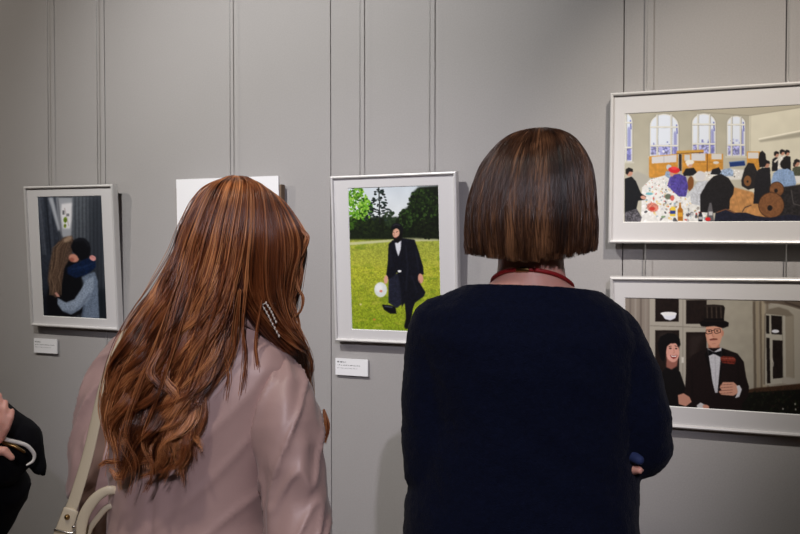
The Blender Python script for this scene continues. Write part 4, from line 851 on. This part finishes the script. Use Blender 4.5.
def spread(GN, count, layer_amp, clumpn, wave, tipcut=.22, loose=.006, ctr=None):
    K = len(GN); n = len(GN[0]); out = []; tt = np.linspace(0, 1, n)
    clumps = []
    for c in range(clumpn):
        clumps.append(dict(u=rng.uniform(0, K-1), off=rng.normal(0, 1, 3), ph=rng.uniform(0, 6.28, 3), fr=rng.uniform(1.8, 3.4), am=rng.uniform(.4, 1.3), len=1-tipcut*rng.random()**1.4, dep=rng.random(), tone=rng.random()))
    for k in range(count):
        c = clumps[rng.integers(clumpn)] if k >= clumpn else clumps[k]
        uu = np.clip(c['u']+rng.normal(0, .10), 0, K-1); i = min(int(uu), K-2); w = uu-i
        w = w*w*(3-2*w)*.3+w*.7
        base = GN[i]*(1-w)+GN[i+1]*w
        L_ = c['len']*(1-.06*rng.random()); m = 26
        ts = np.linspace(0, L_, m)
        p = np.stack([np.interp(ts, tt, base[:, a]) for a in range(3)], 1)
        g = np.clip(ts/.25, 0, 1)**1.2; g2 = np.clip((ts-.25)/.5, 0, 1)
        tan = np.gradient(p, axis=0); tan /= np.linalg.norm(tan, axis=1)[:, None]+1e-9
        out_dir = p-ctr; out_dir[:, 2] *= .3; out_dir /= np.linalg.norm(out_dir, axis=1)[:, None]+1e-9
        side = np.cross(tan, out_dir); side /= np.linalg.norm(side, axis=1)[:, None]+1e-9
        dep = -layer_amp*(c['dep']*.6+.4*rng.random())
        ph = c['ph']; wv = wave*c['am']
        s1 = np.sin(ts*2*PI*c['fr']+ph[0])*wv*g2*(.7+.6*ts)+np.sin(ts*2*PI*c['fr']*2.1+ph[1])*wv*.35*g2
        s2 = np.cos(ts*2*PI*c['fr']+ph[0])*wv*.7*g2
        lo = rng.normal(0, 1, 3)*loose; tight = 1-.55*np.clip((ts/L_-.55)/.45, 0, 1)
        p = p+side*(s1+(.35+.65*g)*lo[0]*tight)[:, None]+out_dir*(dep*(.35+.65*g)+s2+lo[1]*.6*g*tight)[:, None]+np.outer(g, c['off'])*.0025
        p += side*(rng.normal(0, .0015)*np.sin(ts*9+k)*g2)[:, None]
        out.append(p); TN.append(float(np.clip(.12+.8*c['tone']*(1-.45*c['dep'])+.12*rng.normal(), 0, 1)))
    return out
ctr1 = np.array(f1.L(228, 300, 1.42))
GA, GB = guides_np(f1, G1, 40), guides_np(f1, G2, 40)
TN = []
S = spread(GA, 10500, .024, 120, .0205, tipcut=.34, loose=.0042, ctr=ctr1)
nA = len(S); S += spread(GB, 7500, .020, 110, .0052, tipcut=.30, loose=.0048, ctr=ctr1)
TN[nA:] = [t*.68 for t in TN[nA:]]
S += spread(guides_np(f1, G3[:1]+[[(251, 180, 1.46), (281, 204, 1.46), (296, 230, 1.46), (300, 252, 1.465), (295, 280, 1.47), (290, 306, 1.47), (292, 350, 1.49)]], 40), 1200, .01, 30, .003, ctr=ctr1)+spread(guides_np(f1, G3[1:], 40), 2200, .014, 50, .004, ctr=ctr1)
# stray locks: over the jacket back, beside the cheek, and off the outline
def stray(pts, cnt, rad=.0025, wob=.002):
    base = catmull([f1.L(*p) for p in pts], 24)
    for _ in range(cnt):
        o = rng.normal(0, rad, 3); ph = rng.uniform(0, 6); tt = np.linspace(0, 1, 24)
        S.append(base+o*(.4+.6*np.sin(tt*PI))[:, None]+np.outer(np.sin(tt*7+ph)*wob, rng.normal(0, 1, 3))*tt[:, None])
stray([(250, 235, 1.262), (246, 290, 1.268), (243, 325, 1.28), (245, 355, 1.285), (243, 385, 1.285), (238, 412, 1.29)], 10, .0022, .004)
stray([(240, 290, 1.262), (236, 330, 1.275), (232, 350, 1.28), (222, 372, 1.28), (206, 398, 1.27)], 22, .005, .004)
stray([(228, 290, 1.258), (222, 340, 1.27), (228, 372, 1.28), (226, 400, 1.282)], 8, .002, .004)
stray([(262, 300, 1.29), (256, 345, 1.295), (260, 385, 1.30)], 10, .002)
stray([(298, 262, 1.40), (297, 284, 1.40), (303, 298, 1.40), (300, 312, 1.40), (291, 318, 1.40)], 26, .0012, .001)
stray([(296, 245, 1.41), (302, 275, 1.41), (293, 300, 1.41), (298, 318, 1.41), (300, 336, 1.41)], 24, .0016)
stray([(300, 228, 1.40), (307, 238, 1.40), (303, 250, 1.40), (297, 262, 1.40)], 60, .0022, .0012)
stray([(292, 318, 1.37), (303, 340, 1.375), (310, 356, 1.39), (313, 372, 1.41)], 30, .002)
stray([(324, 410, 1.44), (327, 426, 1.44), (325, 442, 1.445)], 90, .0022, .0012)
stray([(170, 455, 1.25), (120, 462, 1.262), (106, 462, 1.27), (100, 466, 1.27)], 40, .003)
stray([(140, 440, 1.25), (126, 470, 1.26), (118, 478, 1.26), (110, 470, 1.262)], 50, .003)
stray([(170, 360, 1.25), (166, 380, 1.242), (178, 398, 1.24), (164, 416, 1.238), (150, 424, 1.24)], 60, .0035)
stray([(160, 350, 1.25), (150, 372, 1.242), (160, 386, 1.24), (172, 392, 1.238)], 50, .003)
for k in range(120):
    g = (GA+GB)[rng.integers(len(GA)+len(GB))]; od = g-ctr1; od[:, 2] *= .2; od /= np.linalg.norm(od, axis=1)[:, None]
    tt = np.linspace(0, 1, len(g)); S.append(g+od*(np.clip(tt, 0, .4)/.4*rng.uniform(.004, .014))[:, None]+np.outer(np.sin(tt*rng.uniform(5, 14)+k)*.004*tt, rng.normal(0, 1, 3)))
# dense inner volume so that the head never shows between strands
iv = MB()
for g in GA[0:]: 
    od = ctr1-g; od[:, 2] *= .3; od /= np.linalg.norm(od, axis=1)[:, None]
    q_ = g+od*.024; iv.tube([q_[i] for i in range(1, 35, 2)], [.008+.010*min(1, i/4) if i < 12 else .018-.012*(i-12)/5 for i in range(17)], 12)
for g in GB:
    od = ctr1-g; od[:, 2] *= .3; od /= np.linalg.norm(od, axis=1)[:, None]
    q_ = g+od*.022; iv.tube([q_[i] for i in range(1, 31, 2)], [.008+.009*min(1, i/4) if i < 9 else .016-.009*(i-9)/5 for i in range(15)], 12)
iv.ball(H1+Vector((-.004, -.002, -.004)), (.078, .088, .100), 30, 20)
me = fuse(iv, .006, 8, .5)
hm = link_mesh('hair', me, M['copper_in'], r1, cutf=lambda p: (p-Vector(T1(0, .10, -.02))).length < .062)
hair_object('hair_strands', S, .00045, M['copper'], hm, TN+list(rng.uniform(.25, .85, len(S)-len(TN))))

# shoulder bag of the red-haired woman (its own thing)
bagc = P(70, 620, 1.33)
bag = empty('shoulder_bag', bagc); tag(bag, 'cream leather shoulder bag hanging from the red-haired woman\'s left shoulder', 'bag')
BL = lambda px, py, z: P(px, py, z)-bagc
def band(name, pts, w_, th, m, par, n=30, flat=None):
    pts = catmull(pts, n); ww = list(np.interp(np.linspace(0, 1, n), np.linspace(0, 1, len(w_)), w_)) if hasattr(w_, '__len__') else [w_]*n
    return MB().tube(pts, [(x/2, th/2) for x in ww], 12, flat=flat).build(name, m, par, True)
band('strap', [BL(152, 326, 1.50), BL(146, 318, 1.42), BL(132, 326, 1.375), BL(118, 348, 1.352), BL(104, 386, 1.348), BL(88.6, 452, 1.346), BL(76, 495, 1.346), BL(69, 514, 1.348)], [.020, .020, .022, .025], .004, M['strap'], bag, 40, flat=Rv)
band('strap_end', [BL(71, 510, 1.342), BL(67, 522, 1.342), BL(62, 536, 1.344), BL(58, 548, 1.348)], [.026, .028, .029, .028], .006, M['strap'], bag, 16, flat=Rv)
MB().ball(BL(67, 517, 1.337), (.0045, .0045, .0045), 12, 8).build('stud', M['gold'], bag, True)
MB().ball(BL(74, 527, 1.337), (.0035, .0035, .0035), 12, 8).build('stud', M['steel'], bag, True)
rg = catmull([BL(55, 530, 1.338), BL(60, 531, 1.335), BL(70, 533, 1.335), BL(75, 532, 1.338)], 12); MB().tube(rg, .0022, 8).build('buckle', M['steel'], bag, True)
band('handle', [BL(78, 560, 1.345), BL(80, 536, 1.342), BL(84, 516, 1.340), BL(93, 501, 1.338), BL(103, 492.5, 1.338), BL(113, 490, 1.34), BL(122, 496, 1.352), BL(128, 520, 1.362), BL(130, 560, 1.366)], [.018, .018, .019, .018, .015, .010, .012, .016, .016], .006, M['strap'], bag, 40, flat=Rv)
band('handle', [BL(88, 560, 1.365), BL(88, 534, 1.362), BL(97, 519, 1.358), BL(108, 507, 1.356), BL(118, 508, 1.36), BL(124, 530, 1.37), BL(126, 560, 1.376)], .010, .006, M['strap'], bag, 30, flat=Rv)
bb = MB().rings([(0, 0, -.115, .085, .040, 4), (0, 0, -.11, .098, .048, 4), (0, 0, 0, .104, .048, 4), (0, 0, .09, .094, .034, 4), (0, 0, .103, .088, .022, 4)], 40)
o = bb.build('bag_body', M['strap'], bag, True); o.rotation_euler = (0, 0, YAW)
fl = MB().rings([(0, -.01, -.01, .100, .047, 4), (0, -.006, .02, .103, .050, 4), (0, -.003, .09, .097, .040, 4), (0, 0, .107, .091, .026, 4)], 40); o = fl.build('flap', M['strap'], bag, True); o.rotation_euler = (0, 0, YAW)

# ================= person at the left edge of the photo
q = P(-92, 450, 1.90); f3 = Fig('person', q.x, q.y, math.radians(-62)); r3 = f3.root
tag(r3, 'person in black with white piping on one sleeve, cut off at the left edge', 'person')
def ring3(z, a, b_, dy=0, e=2.2): return (0, dy, z, a, b_, e)
A3 = [ring3(.70, .185, .150, -.0), ring3(.82, .180, .148), ring3(.90, .172, .142), ring3(.98, .168, .140, .0), ring3(1.06, .165, .128), ring3(1.15, .165, .122), ring3(1.25, .175, .115), ring3(1.31, .165, .100), ring3(1.35, .130, .080), ring3(1.375, .09, .068, 0, 2), ring3(1.395, .062, .056, 0, 2)]
E3 = f3.L(16, 441, 1.80); S3 = f3.L(-100, 350, 1.80); W3 = f3.L(-45, 480, 1.76)
b = MB().rings([(x, y, z, a-.012, c-.012, e) for x, y, z, a, c, e in A3], 36)
b.tube([(0, 0, 1.34), (0, .008, 1.41), (0, .015, 1.47)], [.058, .05, .05], 20); T3 = add_head(b, (0, .03, 1.51), 0, -.1, .98)
b.tube([S3, E3], [.042, .036]); b.tube([E3, W3], [.034, .026]); b.tube([(-.155, .01, 1.29), (-.17, .02, 1.05)], [.042, .036]); b.tube([(-.17, .02, 1.05), (-.03, .14, 1.02)], [.034, .026])
w3 = f3.L(-26, 455, 1.715)
b.tube([f3.L(-60, 475, 1.78), w3], [.030, .026], 14)
b.tube([w3, f3.L(-18, 446, 1.712), f3.L(-10, 436, 1.712)], [(.028, .018), (.030, .017), (.026, .012)], 16, flat=f3.inv.to_3x3() @ Rv)
for pts in ([(-12, 432, 1.704), (-11, 416, 1.700), (-8, 402, 1.704), (-7, 394, 1.712)], [(-6, 434, 1.704), (-3.5, 418, 1.698), (-1.5, 404, 1.702), (-.5, 395, 1.710)], [(-2, 436, 1.704), (3, 422, 1.698), (5, 409, 1.702), (5.5, 402, 1.710)], [(0, 440, 1.706), (7, 428, 1.700), (11, 417, 1.703), (12, 411, 1.710)]):
    b.tube([f3.L(*p) for p in pts], [.0076, .0072, .0068, .0060], 12)
b.tube([f3.L(-26, 462, 1.705), f3.L(-8, 451, 1.696), f3.L(5, 451, 1.694), f3.L(12, 458, 1.698)], [.015, .012, .010, .0065], 12)
skin_legs(b)
me = fuse(b, .0036, 2, .5); link_mesh('body', me, M['skin2'], r3); eyes(r3, T3)
s = MB().rings(A3, 40)
s.tube([S3, f3.L(-42, 402, 1.79), E3], [.056, .056, .054], 24); s.tube([E3, f3.L(0, 462, 1.77), W3], [.054, .052, .048], 24)
s.tube([f3.L(20, 440, 1.80), f3.L(34, 455, 1.80), f3.L(43.5, 474, 1.80)], [.045, .024, .004], 18)
s.tube([f3.L(-12, 466, 1.80), f3.L(6, 485, 1.83), f3.L(-12, 514, 1.86), f3.L(-50, 560, 1.9)], [.05, .055, .058, .08], 24)
s.tube([f3.L(-80, 478, 1.82), f3.L(-34, 461, 1.725)], [.040, .034], 18)
s.tube([(-.155, .01, 1.285), (-.17, .02, 1.05)], [.055, .05]); s.tube([(-.17, .02, 1.05), (-.03, .14, 1.02)], [.05, .045])
me = fuse(s, .006, 3, .5); link_mesh('coat', me, M['black'], r3, disp=lambda p, n: .005*fbm(Vector((p.x*11, p.y*11, p.z*8)), 1)+.0045*ridge(p*13), cut=((0, 0, 1.378), (0, 0, 1)))
pp = catmull([f3.L(-12, 436, 1.722), f3.L(0, 438, 1.716), f3.L(10, 440.5, 1.716), f3.L(20, 443, 1.722), f3.L(28, 446.5, 1.732), f3.L(34, 454, 1.742), f3.L(33, 461, 1.742), f3.L(27, 465, 1.735)], 30)
MB().tube(pp, [.0042]*24+[.0036, .0033, .003, .0027, .0024, .002], 10).build('piping', M['piping'], r3, True)
MB().tube([f3.L(4, 443, 1.722), f3.L(14, 446, 1.722), f3.L(24, 452, 1.73)], [.004, .0045, .003], 8).build('button_loop', M['gold'], r3, True)
lower_body(f3, .160, M['trouser'], (0, 0), .80)
# the same cut of hair serves the person at the edge, a little smaller
h3 = bpy.data.objects['hair'].copy(); C.objects.link(h3); h3.parent = r3; h3.location = (0, .006, -.070)
h4 = bpy.data.objects['hair_strands'].copy(); C.objects.link(h4); h4.parent = h3


# ------------------------------------------------------------------ light
def spot(loc, to, power, size, blend, rad, col, name='gallery_spotlight', lab=None):
    l = bpy.data.lights.new(name, 'SPOT'); l.energy = power*1.06; l.spot_size = math.radians(size); l.spot_blend = blend; l.shadow_soft_size = rad; l.color = col
    o = bpy.data.objects.new(name+'_beam', l); C.objects.link(o); o.location = loc
    o.rotation_euler = (Vector(to)-Vector(loc)).to_track_quat('-Z', 'Y').to_euler()
    return o
WARM = (1, .91, .81); COOL = (1, .985, .97); LILAC = (.91, .87, 1)
spot((-2.85, -1.75, 3.15), (-2.15, 0, 1.55), 62, 84, 1, .02, WARM)
spot((-1.35, -1.75, 3.15), (-1.2, 0, 1.72), 170, 72, 1, .02, COOL)
spot((.45, -1.75, 3.15), (.04, 0, 1.72), 170, 31, 1, .02, WARM)
spot((.95, -4.0, 2.90), (-.62, -.8, 1.33), 220, 28, .7, .03, LILAC)
spot((-3.9, -1.75, 3.15), (-3.6, 0, 1.5), 40, 70, 1, .02, WARM)  # added spot, lifts the dark left end of the wall out of view
spot((1.75, -1.75, 3.15), (1.75, 0, 1.5), 40, 60, 1, .02, WARM)  # added spot, lifts the dark right end of the wall out of view
spot((-.55, -2.3, 3.25), (-.70, -1.25, 1.30), 62, 50, .9, .06, WARM)  # added spot to brighten the women's backs, aimed down to spare the wall
wd = bpy.data.worlds.new('world'); sc.world = wd; wd.use_nodes = True
wd.node_tree.nodes['Background'].inputs[0].default_value = (1, .93, .86, 1); wd.node_tree.nodes['Background'].inputs[1].default_value = .03
al = bpy.data.lights.new('fill_light', 'AREA'); al.shape = 'RECTANGLE'; al.size = 4; al.size_y = 1.6; al.energy = 8; al.color = (1, .95, .9)  # added soft fill below the ceiling, no real fixture there
ao = bpy.data.objects.new('fill_light', al); C.objects.link(ao); ao.location = (-.8, -3.2, 3.35)
